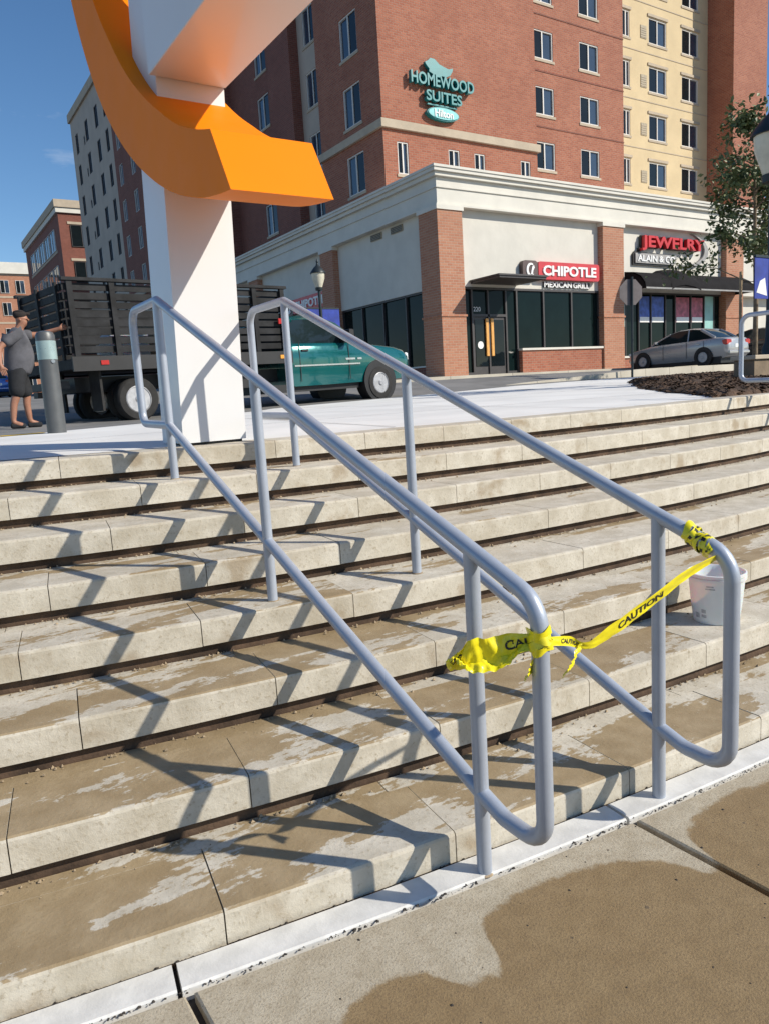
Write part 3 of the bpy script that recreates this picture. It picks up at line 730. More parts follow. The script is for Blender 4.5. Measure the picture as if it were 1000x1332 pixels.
# grill restaurant front
sf = [1.2, 1.81, 2.66, 3.62, 4.22, 5.77, 7.48, 9.22]
for i in range(7):
    a, b = sf[i]+.03, sf[i+1]-.03
    if i == 0: pane(a, .12, b, 3.36, .42)
    elif i in (1, 2): pane(a, 2.42, b, 3.36, .42)
    elif i == 3: pane(a, .12, b, 3.36, .42)
    else: pane(a, 1.02, b, 3.36, .42)
for i, x in enumerate(sf):
    mull(x-.04, (1.0 if i > 4 else 0), x+.04, 3.38)
mull(1.2, 3.38, 9.22, 3.47); mull(1.85, 2.32, 3.58, 2.42); mull(1.24, 0, 1.77, .12); mull(3.66, 0, 4.18, .12)
dr = MB().box(1.87, .40, .02, 3.56, .46, 2.31).build('door', 'window_frame', sh)
MB().box(1.95, .38, .35, 2.62, .40, 2.2).build('pane', 'glass_dark', dr); MB().box(2.70, .38, .35, 3.48, .40, 2.2).build('pane', 'glass_dark', dr)
for x in (2.47, 2.74): MB().box(x, .30, .75, x+.13, .36, 2.25, 0, .01).build('handle', 'door_pull', dr)
MB().lathe([(.15, -.005), (.15, .005)], 18, (2.2, .372, 1.2), 'y').build('door_sticker', 'sign_white', dr)
sign_text('street_number', '220', 2.1, .405, 2.62, .36, .18, 'sign_white', sh, .006)
MB().box(4.27, .15, -.4, 9.2, .75, .93).build('knee_wall', 'brick_red', sh)
MB().box(4.22, .08, .93, 9.215, .75, 1.02).build('window_sill', 'cornice', sh)
MB().box(1.78, -1.35, 3.58, 4.25, .34, 3.66).build('canopy', 'window_frame', sh)
MB().box(1.72, -1.4, 3.66, 4.3, .34, 3.72).build('canopy_trim', 'window_frame', sh)
# jewellery front
jf = [10.62, 11.05, 12.0, 12.9, 14.0, 14.75, 16.0, 17.1, 17.9, 18.48]
for i in range(len(jf)-1):
    a, b = jf[i]+.03, jf[i+1]-.03
    pane(a, .55, b, 3.4, .42, 'glass_store')
    mull(jf[i]-.03, .5, jf[i]+.03, 3.4)
mull(10.6, 3.4, 18.48, 3.47); MB().box(10.62, .2, -.4, 18.48, .75, .45).build('knee_wall', 'brick_red', sh); MB().box(10.62, .12, .45, 18.48, .75, .54).build('window_sill', 'cornice', sh)
MB().box(17.15, .36, .56, 17.85, .415, 3.38).build('teal_panel', 'teal_panel', sh)
MB().box(10.66, .36, 1.9, 11.02, .415, 2.9).build('teal_panel', 'teal_panel', sh)
for a, b, m in ((12.08, 12.82, 'poster_blue'), (12.98, 13.9, 'poster_blue'), (14.85, 15.9, 'poster_pink'), (16.1, 17.0, 'poster_pink')):
    o = MB().box(a, .385, 2.1, b, .412, 3.3).build('poster', m, sh); MB().box(a+.03, .375, 2.1, b-.03, .386, 2.35).build('poster_band', 'sign_white', o)
aw = empty('shop_awning', tuple(PB+Vector((14.9, .2, 3.5))), label='long black fabric awning over the jewellery shop windows', cat='awning')
prof = [(.15, 4.32), (-.35, 4.24), (-.75, 4.02), (-.98, 3.72), (-1.02, 3.45), (-.99, 3.45), (-.94, 3.7), (-.72, 3.98), (-.34, 4.19), (.15, 4.27)]
MB().loft([[(x-14.9, y-.2, z-3.5) for y, z in prof] for x in (10.75, 13, 15, 17, 19.3)]).build('awning_cover', 'awning', aw, 40)
for x in (10.75, 19.27): MB().prism([(y-.2, z-3.5) for y, z in prof[:5]+[(.15, 3.45)]], x-14.9, x-14.9+.03, 'x').build('awning_end', 'awning', aw)
hump = [(y*1.02, z+.03) for y, z in prof[:5]]
MB().loft([[(x-14.9, y-.2, z-3.5+b) for y, z in hump] for x, b in ((12.6, -.06), (13.0, .10), (13.6, .17), (14.3, .10), (14.8, -.06))], False, False).build('awning_hump', 'awning', aw, 60)
MB().box(10.78-14.9, -1.23, -.07, 19.28-14.9, -1.18, .0).build('valance', 'sign_back', aw)
# side glazing on the street side
for y0, y1 in ((1.2, 8.1), (9.3, 16.6), (17.8, 25), (26.2, 33)):
    n = 4; o = MB().box(.5, y0, .5, .52, y1, 3.4).build('pane', 'glass_store', sh)
    for i in range(n+1):
        y = y0+(y1-y0)*i/n; MB().box(.4, y-.04, .5, .56, y+.04, 3.4).build('mullion', 'window_frame', sh)
    MB().box(.4, y0, 3.38, .56, y1, 3.46).build('mullion', 'window_frame', sh); MB().box(.2, y0, -.4, .88, y1, .44).build('knee_wall', 'brick_dark', sh); MB().box(.15, y0, .44, .6, y1, .5).build('window_sill', 'cornice', sh)
for y in (2.75, 4.3):
    o = MB().box(.31, y, 6.02, .40, y+.85, 6.28).build('vent_grille', 'grille', sh)
    for q in range(4): MB().box(.295, y+.03, 6.04+q*.06, .315, y+.82, 6.07+q*.06).build('slat', 'window_frame', o)
def rrect(x0, z0, x1, z1, r, n=6):
    o = []
    for cx, cz, a0 in ((x1-r, z1-r, 0), (x0+r, z1-r, 90), (x0+r, z0+r, 180), (x1-r, z0+r, 270)):
        for i in range(n+1): a = R_(a0+90*i/n); o.append((cx+r*math.cos(a), cz+r*math.sin(a)))
    return o
def grill_sign(loc, rz, label, full=True):
    s_ = empty('restaurant_sign', loc, rz, label=label, cat='sign')
    MB().prism(rrect(-2.3, -.38, -1.45, .38, .16), -.22, 0).build('emblem_plate', 'sign_brown', s_)
    MB().prism(rrect(-1.43, -.36, 2.3, .36, .12), -.24, 0).build('name_plate', 'sign_red', s_)
    sign_text('lettering', 'CHIPOTLE', .43, -.255, 0, 3.25, .42, 'sign_white', s_, .03, .03)
    mb = MB(); outer = []; inner = []
    for i in range(22):
        a = R_(60+250*i/21); outer.append((-1.87+.25*math.cos(a), .28*math.sin(a))); inner.append((-1.84+.17*math.cos(a), .20*math.sin(a)))
    mb.prism(outer+inner[::-1], -.25, -.215)
    mb.build('pepper_emblem', 'sign_white', s_)
    MB().prism([(-1.88, -.18), (-1.80, .12), (-1.70, .20), (-1.66, .10), (-1.74, -.02), (-1.78, -.18)], -.25, -.215).build('pepper_emblem', 'sign_white', s_)
    if full:
        sign_text('lettering', 'MEXICAN', -.13, -.06, -.54, 1.66, .24, 'sign_white', s_, .03, .02); sign_text('lettering', 'GRILL', 1.30, -.06, -.54, 1.02, .24, 'sign_white', s_, .03, .02)
        MB().box(-.98, -.05, -.66, 1.88, 0, -.42).build('raceway', 'sign_black', s_)
    return s_
grill_sign(tuple(PB+Vector((6.72, .35, 4.2))), 0, 'red restaurant sign with white letters and brown pepper emblem over the shop window')
grill_sign(tuple(PB+Vector((.35, 11.2, 4.2))), -math.pi/2, 'red restaurant sign on the shaded side wall behind the lamp post', False)
js = empty('jewelry_sign', tuple(PB+Vector((14.3, .35, 5.4))), label='red lettered jewelry sign with dark name plate and silver swoosh', cat='sign')
sign_text('lettering', 'JEWELRY', -.05, -.24, .26, 4.75, .68, 'jewel_red', js, .09, .03)
sign_text('letter_shadow_box', 'JEWELRY', -.10, -.10, .27, 4.75, .72, 'sign_black', js, .06, .07)
MB().prism([(-2.7, -.62), (-2.7, -.18), (.3, -.18), (.3, -.45), (.1, -.62)], -.16, 0).build('name_plate', 'sign_back', js)
MB().prism([(-2.8, -.70), (-2.8, -.22), (-2.68, -.10), (.25, -.16), (.38, -.45), (.1, -.70)], -.10, .01).build('name_plate_edge', 'sign_black', js)
sign_text('lettering', 'ALAIN & CO', -1.2, -.175, -.40, 2.75, .30, 'sign_white', js, .02, .02)
o1 = []; o2 = []
for i in range(20):
    t = i/19; a = R_(-110+190*t); o1.append((1.25+1.65*math.cos(a), .12+.78*math.sin(a))); o2.append((1.22+(1.65-.28*math.sin(math.pi*t))*math.cos(a), .14+(.78-.16*math.sin(math.pi*t))*math.sin(a)))
MB().prism(o1+o2[::-1], -.14, -.02).build('swoosh', 'sign_back', js)

# ---------------------------------------------------------------- far buildings on the left
db = empty('brick_office', (20.66, 102.4, 3.3), label='dark brick office block with pale cornice beyond the hotel', cat='building')
MB().box(0, 0, -2, 14, 26, 23.2).build('wall', 'brick_dark', db)
MB().box(-.4, -.4, 23.2, 14.4, 26.4, 24.1).build('cornice', 'stone_band', db); MB().box(-.25, -.25, 22.6, 14.2, 26.2, 23.2).build('cornice', 'cornice', db)
for z in (18.6, 14.2, 9.8, 5.4):
    for i in range(5): window(db, 3.0+i*3.9, z, 3.3, 2.6, -.1, 'x', frame='window_white', sill=False)
    for x in (1.3, 5.3, 9.3): window(db, x, z, 2.6, 2.6, -.1, 'y', frame='window_frame', sill=False); MB().box(x-.3, -.08, z+2.7, x+2.9, .05, z+3.0).build('lintel', 'stone_band', db)
    MB().box(-.06, 2.4, z-.35, .05, 23, z-.05).build('stone_band', 'stone_band', db)
fb = empty('brick_apartments', (8, 148, 4.2), label='sunlit orange brick apartment block with white cornice in the far distance', cat='building')
MB().box(0, 0, -2, 15.9, 14, 21.7).build('wall', 'brick_tan', fb)
MB().box(-.4, -.4, 21.7, 16.3, 14.4, 23.6).build('cornice', 'cornice', fb)
for z in (2.2, 6.2, 10.2, 14.6, 18.4):
    MB().box(-.05, -.06, z+3.0, 15.95, .1, z+3.3).build('stone_band', 'stone_band', fb)
    for i in range(6): window(fb, 1.0+i*2.5, z, 1.4, 2.2, -.1, 'y', frame='window_white', sill=False)

# ---------------------------------------------------------------- vehicles
def wheel(parent, x, y, r, wd, mats=('rubber', 'alloy'), side=-1, cache={}):
    key = (r, wd, mats, side)
    if key not in cache:
        t = MB().lathe([(r*.62, -wd/2), (r*.90, -wd/2), (r*.98, -wd*.38), (r, -wd*.2), (r, wd*.2), (r*.98, wd*.38), (r*.9, wd/2), (r*.62, wd/2)], 28, axis='y', caps=False).mesh('tyre', mats[0], 40)
        m = MB(); f_ = side
        m.lathe([(r*.63, f_*wd*.46), (r*.57, f_*wd*.52), (r*.54, f_*wd*.38), (r*.50, f_*wd*.25)], 28, axis='y')
        for i in range(6):
            a = 2*math.pi*i/6; ca, sa = math.cos(a), math.sin(a); q = []
            for rr_, hw in ((r*.1, r*.10), (r*.55, r*.075)):
                for s_ in (-1, 1):
                    for d in (.30, .44): q.append((rr_*ca-s_*hw*sa, f_*wd*d, rr_*sa+s_*hw*ca))
            m.add(q, [(0, 1, 3, 2), (4, 6, 7, 5), (0, 4, 5, 1), (2, 3, 7, 6), (1, 5, 7, 3), (0, 2, 6, 4)])
        m.lathe([(r*.17, f_*wd*.3), (r*.17, f_*wd*.48), (r*.12, f_*wd*.55)], 16, axis='y')
        cache[key] = (t, m.mesh('rim', mats[1], 40))
    o = obj('wheel', cache[key][0], parent, (x, y, r)); obj('rim', cache[key][1], o); return o
def ring_sec(x, zb, zt, hw, tuck=.9, cr=.10, cy=0):
    """closed car-body section, rounded top corners"""
    top = hw*.94
    return [(x, cy-hw*tuck, zb), (x, cy-hw*.985, zb+(zt-zb)*.28), (x, cy-hw, zb+(zt-zb)*.62), (x, cy-hw*.985, zt-cr*.75), (x, cy-top, zt-cr*.2), (x, cy-top*.82, zt),
            (x, cy, zt+.012), (x, cy+top*.82, zt), (x, cy+top, zt-cr*.2), (x, cy+hw*.985, zt-cr*.75), (x, cy+hw, zt-(zt-zb)*.38), (x, cy+hw*.985, zb+(zt-zb)*.28), (x, cy+hw*tuck, zb)]
def sedan(loc, rz, paint, label):
    """local +x is the nose"""
    r = empty('parked_car', loc, rz, label=label, cat='car', group='cars parked along the street')
    S = [(2.24, .34, .60, .56), (2.17, .24, .70, .70), (1.95, .20, .76, .80), (1.45, .19, .84, .86), (.98, .19, .92, .875), (.4, .19, .94, .88), (-.6, .19, .965, .88), (-1.3, .20, .995, .87), (-1.75, .22, 1.01, .83), (-2.08, .25, .99, .77), (-2.2, .33, .93, .70), (-2.25, .42, .70, .64)]
    MB().loft([ring_sec(x, zb, zt, hw) for x, zb, zt, hw in S]).build('body', paint, r, 50)
    G = [(1.02, .91, .80, .90), (.62, .93, .79, 1.13), (.22, .94, .76, 1.33), (-.15, .95, .72, 1.425), (-.7, .96, .70, 1.44), (-1.1, .98, .72, 1.385), (-1.42, 1.0, .74, 1.20), (-1.72, 1.0, .72, 1.0)]
    rings = []
    for x, z0, hw, zt in G:
        k = max(0, (zt-z0)/.5); tw = hw*(1-.17*k); rings.append([(x, -hw, z0-.05), (x, -tw-.01*k, zt-.04*k), (x, -tw*.86, zt), (x, 0, zt+.015), (x, tw*.86, zt), (x, tw+.01*k, zt-.04*k), (x, hw, z0-.05)])
    MB().loft(rings).build('glasshouse', 'glass_car', r, 45)
    ro = [[(p[0], p[1]*1.0, p[2]+.006) for p in rg_[1:6]]+[(p[0], p[1]*.98, p[2]-.02) for p in rg_[5:0:-1]] for rg_ in rings[2:6]]
    MB().loft(ro).build('roof', paint, r, 45)
    for s_ in (-1, 1):
        def pil(i, j, t0, t1, wd):
            a = Vector(rings[i][0 if s_ < 0 else 6]).lerp(Vector(rings[j][0 if s_ < 0 else 6]), t0); b = Vector(rings[i][1 if s_ < 0 else 5]).lerp(Vector(rings[j][1 if s_ < 0 else 5]), t1)
            MB().tube([a+Vector((0, s_*.004, .02)), b+Vector((0, s_*.004, .0))], wd, 6).build('pillar', paint, r, 60)
        pil(0, 0, 0, 0, .02)
        a0 = Vector(rings[0][0 if s_ < 0 else 6]); a1 = Vector(rings[2][1 if s_ < 0 else 5]); MB().tube([a0+Vector((0, 0, .05)), Vector(rings[1][1 if s_ < 0 else 5]), a1], .03, 6).build('pillar', paint, r, 60)
        pil(3, 4, .75, .75, .03); MB().tube([Vector(rings[5][1 if s_ < 0 else 5]), Vector(rings[6][1 if s_ < 0 else 5]), Vector(rings[7][0 if s_ < 0 else 6])+Vector((0, 0, .06))], .055, 6).build('pillar', paint, r, 60)
        for x in (.42, -.62, -1.35): MB().box(x, s_*.883-.004, .3, x+.012, s_*.883+.004, .93).build('door_seam', 'black', r)
        for x in (-.42, -1.2): MB().box(x, s_*.89-.014, .80, x+.17, s_*.89+.014, .83).build('door_handle', paint, r)
        MB().loft([[(.75, s_*.86, .95), (.75, s_*.86, 1.07), (.66, s_*.86, 1.07), (.66, s_*.86, .95)], [(.75, s_*1.03, .98), (.75, s_*1.03, 1.06), (.68, s_*1.03, 1.06), (.68, s_*1.03, .98)]]).build('wing_mirror', paint, r)
        MB().box(-2.23, s_*.62-.15, .72, -2.02, s_*.62+.15, .92, 0, .03).build('taillight', 'red_lens', r)
        MB().box(2.03, s_*.60-.16, .58, 2.19, s_*.60+.13, .70, 0, .03).build('headlight', 'clear_lens', r)
        for x in (1.38, -1.32):
            MB().lathe([(.37, s_*.80), (.37, s_*.889)], 26, (x, 0, .33), 'y').build('wheel_arch', 'black', r, 40)
            wheel(r, x, s_*.80, .315, .2, side=s_)
    MB().box(-2.0, -.78, .06, 2.0, .78, .3).build('underbody', 'black', r)
    MB().box(-2.262, -.26, .62, -2.24, .26, .74).build('number_plate', 'sign_white', r)
    MB().box(-2.29, -.66, .36, -2.1, .66, .52, 0, .05).build('bumper', paint, r, 40); MB().box(2.08, -.6, .28, 2.27, .6, .5, 0, .06).build('bumper', paint, r, 40)
    return r
sedan((27.0, 18.95, 1.745), R_(91), 'silver_paint', 'silver grey sedan parked nose in towards the shop with the black awning')
sedan((31.2, 18.6, 1.745), R_(90), 'dark_paint', 'black car parked beside the silver sedan, behind the tree')
mb = MB()
for i in range(18):
    x0 = 14.4+i*1.2; x1 = x0+1.185; za, zb = [min(1.715, max(g(x, 15.9)-.03, interp(x, [14.4, 20.5], [1.46, 1.715]))) for x in (x0, x1)]
    mb.add([(x0, 15.75, 1.1), (x1, 15.75, 1.1), (x1, 16.15, 1.1), (x0, 16.15, 1.1), (x0, 15.77, za), (x1, 15.77, zb), (x1, 16.15, zb), (x0, 16.15, za)], [(3, 2, 1, 0), (4, 5, 6, 7), (0, 1, 5, 4), (1, 2, 6, 5), (2, 3, 7, 6), (3, 0, 4, 7)])
mb.build('kerb', 'sidewalk', None, kind='structure')
sedan((5.0, 49.5, g(5, 49.5)-.02), R_(96), 'blue_paint', 'blue car parked far up the street behind the man')

# --- stake-bed truck, local +x forward, near side at y=0, origin on the road below the front axle
tk = empty('stake_truck', (9.17, 14.07, 1.300), R_(10), label='teal pickup cab truck with black wooden stake bed parked at the kerb', cat='truck')
tk.rotation_euler = (0, R_(-.85), R_(10))
W2 = 1.0
S = [(1.00, .50, .92, .88), (.95, .48, 1.02, .93), (.80, .46, 1.10, .96), (.5, .44, 1.17, .975), (.0, .44, 1.22, .98), (-.55, .42, 1.26, .98), (-.62, .42, 1.28, .98), (-1.5, .41, 1.28, .985), (-2.3, .41, 1.28, .985), (-2.36, .44, 1.26, .97)]
MB().loft([ring_sec(x, zb, zt, hw, .96, .12, W2) for x, zb, zt, hw in S]).build('cab_body', 'teal_paint', tk, 50)
G = [(-.52, 1.25, .90, 1.27), (-.80, 1.26, .90, 1.50), (-1.05, 1.27, .88, 1.70), (-1.3, 1.27, .86, 1.79), (-1.8, 1.27, .86, 1.83), (-2.2, 1.27, .87, 1.80), (-2.33, 1.27, .89, 1.72)]
rings = []
for x, z0, hw, zt in G:
    k = max(0, (zt-z0)/.5); tw = hw*(1-.10*k); rings.append([(x, W2-hw, z0-.05), (x, W2-tw-.01*k, zt-.06*k), (x, W2-tw*.88, zt), (x, W2, zt+.02), (x, W2+tw*.88, zt), (x, W2+tw+.01*k, zt-.06*k), (x, W2+hw, z0-.05)])
MB().loft(rings).build('cab_window', 'glass_car', tk, 45)
ro = [[(p[0], W2+(p[1]-W2)*1.015, p[2]+.01) for p in rg_[1:6]]+[(p[0], W2+(p[1]-W2)*.98, p[2]-.04) for p in rg_[5:0:-1]] for rg_ in rings[2:]]
MB().loft(ro).build('cab_roof', 'teal_paint', tk, 45)
for s_ in (0, 6):
    t_ = 1 if s_ == 0 else 5
    MB().tube([Vector(rings[0][s_])+Vector((0, 0, .05)), Vector(rings[1][t_]), Vector(rings[2][t_]), Vector(rings[3][t_])], .035, 6).build('pillar', 'teal_paint', tk, 60)
    MB().tube([Vector(rings[6][s_])+Vector((0, 0, .02)), Vector(rings[6][t_]), Vector(rings[5][t_])], .07, 6).build('pillar', 'teal_paint', tk, 60)
    sgn = -1 if s_ == 0 else 1; yy = W2+sgn*.985
    MB().box(-.98, yy-.16+sgn*.06, 1.28, -.86, yy+.16+sgn*.06, 1.52, 0, .02).build('wing_mirror', 'black', tk)
    MB().box(-2.1, yy-.015, 1.10, -1.93, yy+.015, 1.14).build('door_handle', 'black', tk)
    for x in (-.86, -2.16): MB().box(x, yy-.004, .5, x+.014, yy+.004, 1.26).build('door_seam', 'black', tk)
    MB().box(-2.3, yy-.008, .80, -.55, yy+.008, .83).build('body_stripe', 'chrome', tk)
    MB().box(.93, W2+sgn*.70-.17, .84, 1.02, W2+sgn*.70+.17, 1.02, 0, .02).build('headlight', 'clear_lens', tk)
    MB().box(.87, W2+sgn*.885-.02, .84, .965, W2+sgn*.885+.03, .98, 0, .015).build('turn_signal', 'clear_lens', tk)
    MB().lathe([(.47, W2+sgn*.7), (.47, W2+sgn*.992)], 28, (0, 0, .42), 'y').build('wheel_arch', 'black', tk, 40)
    wheel(tk, 0, W2+sgn*.89, .375, .24, side=sgn)
for x, l in ((-.95, .26), (-.62, .12)): MB().box(x, .008, .90, x+l, .016, .94).build('badge', 'chrome', tk)
MB().box(.99, .35, .68, 1.05, 1.65, 1.02, 0, .03).build('grille', 'black', tk); MB().box(.96, .08, .42, 1.16, 1.92, .66, 0, .05).build('bumper', 'chrome', tk, 40)
MB().box(-2.9, .15, .30, -.5, 1.85, .46).build('running_board', 'black', tk)
MB().box(-6.5, .55, .55, -.4, 1.45, .80).build('chassis', 'black', tk)
BX0, BX1, BZ0, BZ1, BT = -6.76, -2.46, .90, 1.07, 2.28
MB().box(BX0, -.12, BZ0, BX1, 2.12, BZ1, 0, .01).build('bed_deck', 'black_wood', tk)
for y in (-.17, 2.13): MB().box(BX0, y, BZ0-.03, BX1, y+.045, BZ1+.03).build('bed_rail', 'black', tk)
posts = [BX0+.12, -5.95, -5.0, -4.0, -3.2, BX1-.1]
nb = 8; zs = [1.16+i*(BT-1.16)/nb for i in range(nb)]
for y, q in ((-.10, 1), (2.05, -1)):
    for x in posts: MB().box(x-.045, y-.03, BZ1-.1, x+.045, y+.03, BT+.01).build('stake', 'black_wood', tk)
    for z in zs:
        MB().box(BX0+.02, y+q*.045-.016, z, BX1-.02, y+q*.045+.016, z+.105).build('slat', 'black_wood', tk)
    MB().box(BX0, y-.05, BT, BX1, y+.07, BT+.05).build('top_board', 'black_wood', tk)
for x in (BX0+.03, BX1-.04):
    for z in zs: MB().box(x-.016, 0.02, z, x+.016, 1.98, z+.105).build('slat', 'black_wood', tk)
    for y in (.15, 1.0, 1.85): MB().box(x-.05, y-.04, BZ1, x-.017, y+.04, BT).build('stake', 'black_wood', tk)
for (x, a, b) in ((-5.5, .5, .45), (-4.6, 1.0, .7), (-3.6, .9, .5)):
    MB().box(x-.35, .4, BZ1, x+.35, .4+a, BZ1+b, 0, .05).build('load_bag', 'bucket_plastic' if b < .5 else 'stake', tk)
for x, m in ((BX0+.45, 'red_lens'), (BX1-.3, 'amber_lens')): MB().box(x, -.185, .96, x+.13, -.165, 1.03).build('marker_light', m, tk)
MB().box(-2.72, -.165, 1.62, -2.56, -.135, 1.72).build('side_sign', 'red_lens', tk)
for y in (.10, .38, 1.62, 1.90): wheel(tk, -5.66, y, .375, .22, side=(-1 if y < 1 else 1))
for y in (.0, 1.6): MB().box(-6.30, y, .22, -6.26, y+.42, .9).build('mud_flap', 'rubber', tk)
MB().box(-6.9, .2, .62, -6.72, 1.8, .74).build('rear_bumper', 'black', tk); MB().box(-7.0, .9, .5, -6.7, 1.1, .6).build('tow_hitch', 'black', tk)
MB().box(-4.9, .15, .45, -3.2, .55, .86).build('fuel_tank', 'black', tk)

# ---------------------------------------------------------------- street furniture
bo = empty('bollard', (1.38, 8.11, g(1.38, 8.11)), label='dark grey steel bollard with pale reflective band at the plaza edge', cat='bollard')
bo.rotation_euler = (R_(0), R_(0), 0)
MB().lathe([(.09, -.05), (.09, .72)], 24).build('post', 'bollard_paint', bo, 40); MB().lathe([(.092, .72), (.092, .90)], 24).build('reflective_band', 'reflective', bo, 40)
MB().lathe([(.09, .90), (.09, .955), (.075, .985), (.03, 1.0)], 24).build('cap', 'bollard_paint', bo, 40); MB().lathe([(.018, -.012), (.018, .012)], 12, (.03, -.086, .70), 'y').build('bolt', 'chrome', bo)
sp = empty('stop_sign', (19.3, 15.42, g(19.3, 15.42)), -.35, label='grey back of an octagonal stop sign on a thin post', cat='sign')
MB().tube([(0, 0, -.1), (.02, 0, 3.0)], .035, 8).build('post', 'pole_dark', sp, 60)
MB().prism([(.41*math.cos(R_(22.5+45*i)), 2.55+.41*math.sin(R_(22.5+45*i))) for i in range(8)], .04, .05).build('sign_plate', 'stop_back', sp)
def street_lamp(loc, label, H, sc_=1.0, banners=()):
    r = empty('street_lamp', loc, label=label, cat='street lamp', group='lantern street lamps')
    MB().lathe([(.17, 0), (.17, .12), (.12, .2), (.13, .5), (.075, .62), (.06, 1.0), (.05, H-.75*sc_), (.08, H-.74*sc_), (.08, H-.70*sc_)], 14).build('pole', 'pole_dark', r, 40)
    MB().lathe([(.09*sc_, H-.70*sc_), (.20*sc_, H-.38*sc_), (.21*sc_, H-.22*sc_)], 14).build('lantern_globe', 'lamp_glass', r, 40)
    MB().lathe([(.25*sc_, H-.22*sc_), (.24*sc_, H-.18*sc_), (.13*sc_, H-.04*sc_), (.06*sc_, H+.02*sc_), (.03*sc_, H+.10*sc_), (.045*sc_, H+.14*sc_), (.005, H+.24*sc_)], 14).build('lantern_cap', 'pole_dark', r, 40)
    MB().lathe([(.11*sc_, H-.74*sc_), (.12*sc_, H-.66*sc_), (.09*sc_, H-.64*sc_)], 14).build('lantern_collar', 'pole_dark', r, 40)
    for side, z0, z1, w_ in banners:
        x0, x1 = (.06, .06+w_) if side > 0 else (-.06-w_, -.06)
        b = MB().box(x0, -.006, z0, x1, .006, z1).build('banner', 'banner_blue', r)
        MB().prism([(x0+.05, z0+.1), (x1-.05, z0+.05), (x1-.12, z0+.5*(z1-z0)), (x0+.15, z0+.42*(z1-z0))], -.009, -.0062).build('banner_print', 'sign_white', b)
        MB().box(min(x0, 0), -.02, z1-.02, max(x1, 0), .02, z1+.02).build('banner_arm', 'pole_dark', b)
    return r
street_lamp((12.0, 21.7, 1.8), 'dark lantern street lamp with blue banners in front of the shaded shop wall', 3.75, 1.0, ((1, 1.35, 2.45, .62), (-1, 1.35, 2.45, .62)))
street_lamp((13.05, 7.5, 1.30), 'dark lantern street lamp rising out of the leafy young tree', 4.35, 1.45, ((1, 1.35, 2.05, .42), (-1, 1.35, 2.05, .42)))

# mulch bed, planter wall
poly = [(7.2, 4.72), (8.4, 6.0), (10.2, 8.0), (14.5, 11.7), (17, 12.6), (24, 12.0), (24, 5.2), (16, 4.95), (11, 4.85), (9, 4.74)]
cxm = sum(p[0] for p in poly)/len(poly); cym = sum(p[1] for p in poly)/len(poly)
mb = MB(); rings = []; rg = random.Random(9); dense = []
for i in range(len(poly)):
    a, b = poly[i], poly[(i+1) % len(poly)]
    for j in range(8): t = j/8; dense.append((a[0]+(b[0]-a[0])*t+rg.gauss(0, .04), a[1]+(b[1]-a[1])*t+rg.gauss(0, .02)))
for f_, h in ((1, -.03), (.985, .03), (.95, .07), (.8, .10), (.5, .11), (.2, .12), (.02, .12)):
    rings.append([(cxm+(x-cxm)*f_, cym+(y-cym)*f_, max(1.19, g(cxm+(x-cxm)*f_, cym+(y-cym)*f_))+h+rg.gauss(0, .008)) for x, y in dense])
mb.loft(rings); mb.build('mulch_bed', 'mulch', None, 60, kind='structure')
mb = MB()
for _ in range(5200):
    i = rg.randrange(len(dense)); x, y = dense[i]; f_ = math.sqrt(rg.random())*.99 if rg.random() < .6 else rg.uniform(.85, 1.0); x = cxm+(x-cxm)*f_; y = cym+(y-cym)*f_
    z = max(1.19, g(x, y))+interp(1-f_, [0, .05, .2, .5, 1], [.0, .07, .10, .11, .12])+.01; l = rg.uniform(.02, .06); a = rg.random()*6.28; t = rg.uniform(-.5, .5); wv = .008+.012*rg.random()
    u = Vector((math.cos(a)*l, math.sin(a)*l, t*l)); v = Vector((-math.sin(a)*wv, math.cos(a)*wv, .006)); c = Vector((x, y, z))
    mb.add([c-u-v, c+u-v, c+u+v, c-u+v, c+Vector((0, 0, .012))], [(0, 1, 4), (1, 2, 4), (2, 3, 4), (3, 0, 4)])
mb.build('mulch_chips', 'mulch', None, label='brown bark chips covering the bed beside the plaza', cat='mulch', kind='stuff')
pw = empty('planter_wall', (11.6, 6.9, 1.25), label='low brown concrete planter wall in the mulch bed', cat='wall')
MB().box(0, 0, 0, 6, .35, .36, 0, .01).build('wall_face', 'planter', pw); MB().box(-.04, -.04, .36, 6.04, .39, .43, 0, .01).build('wall_cap', 'stone_band', pw)

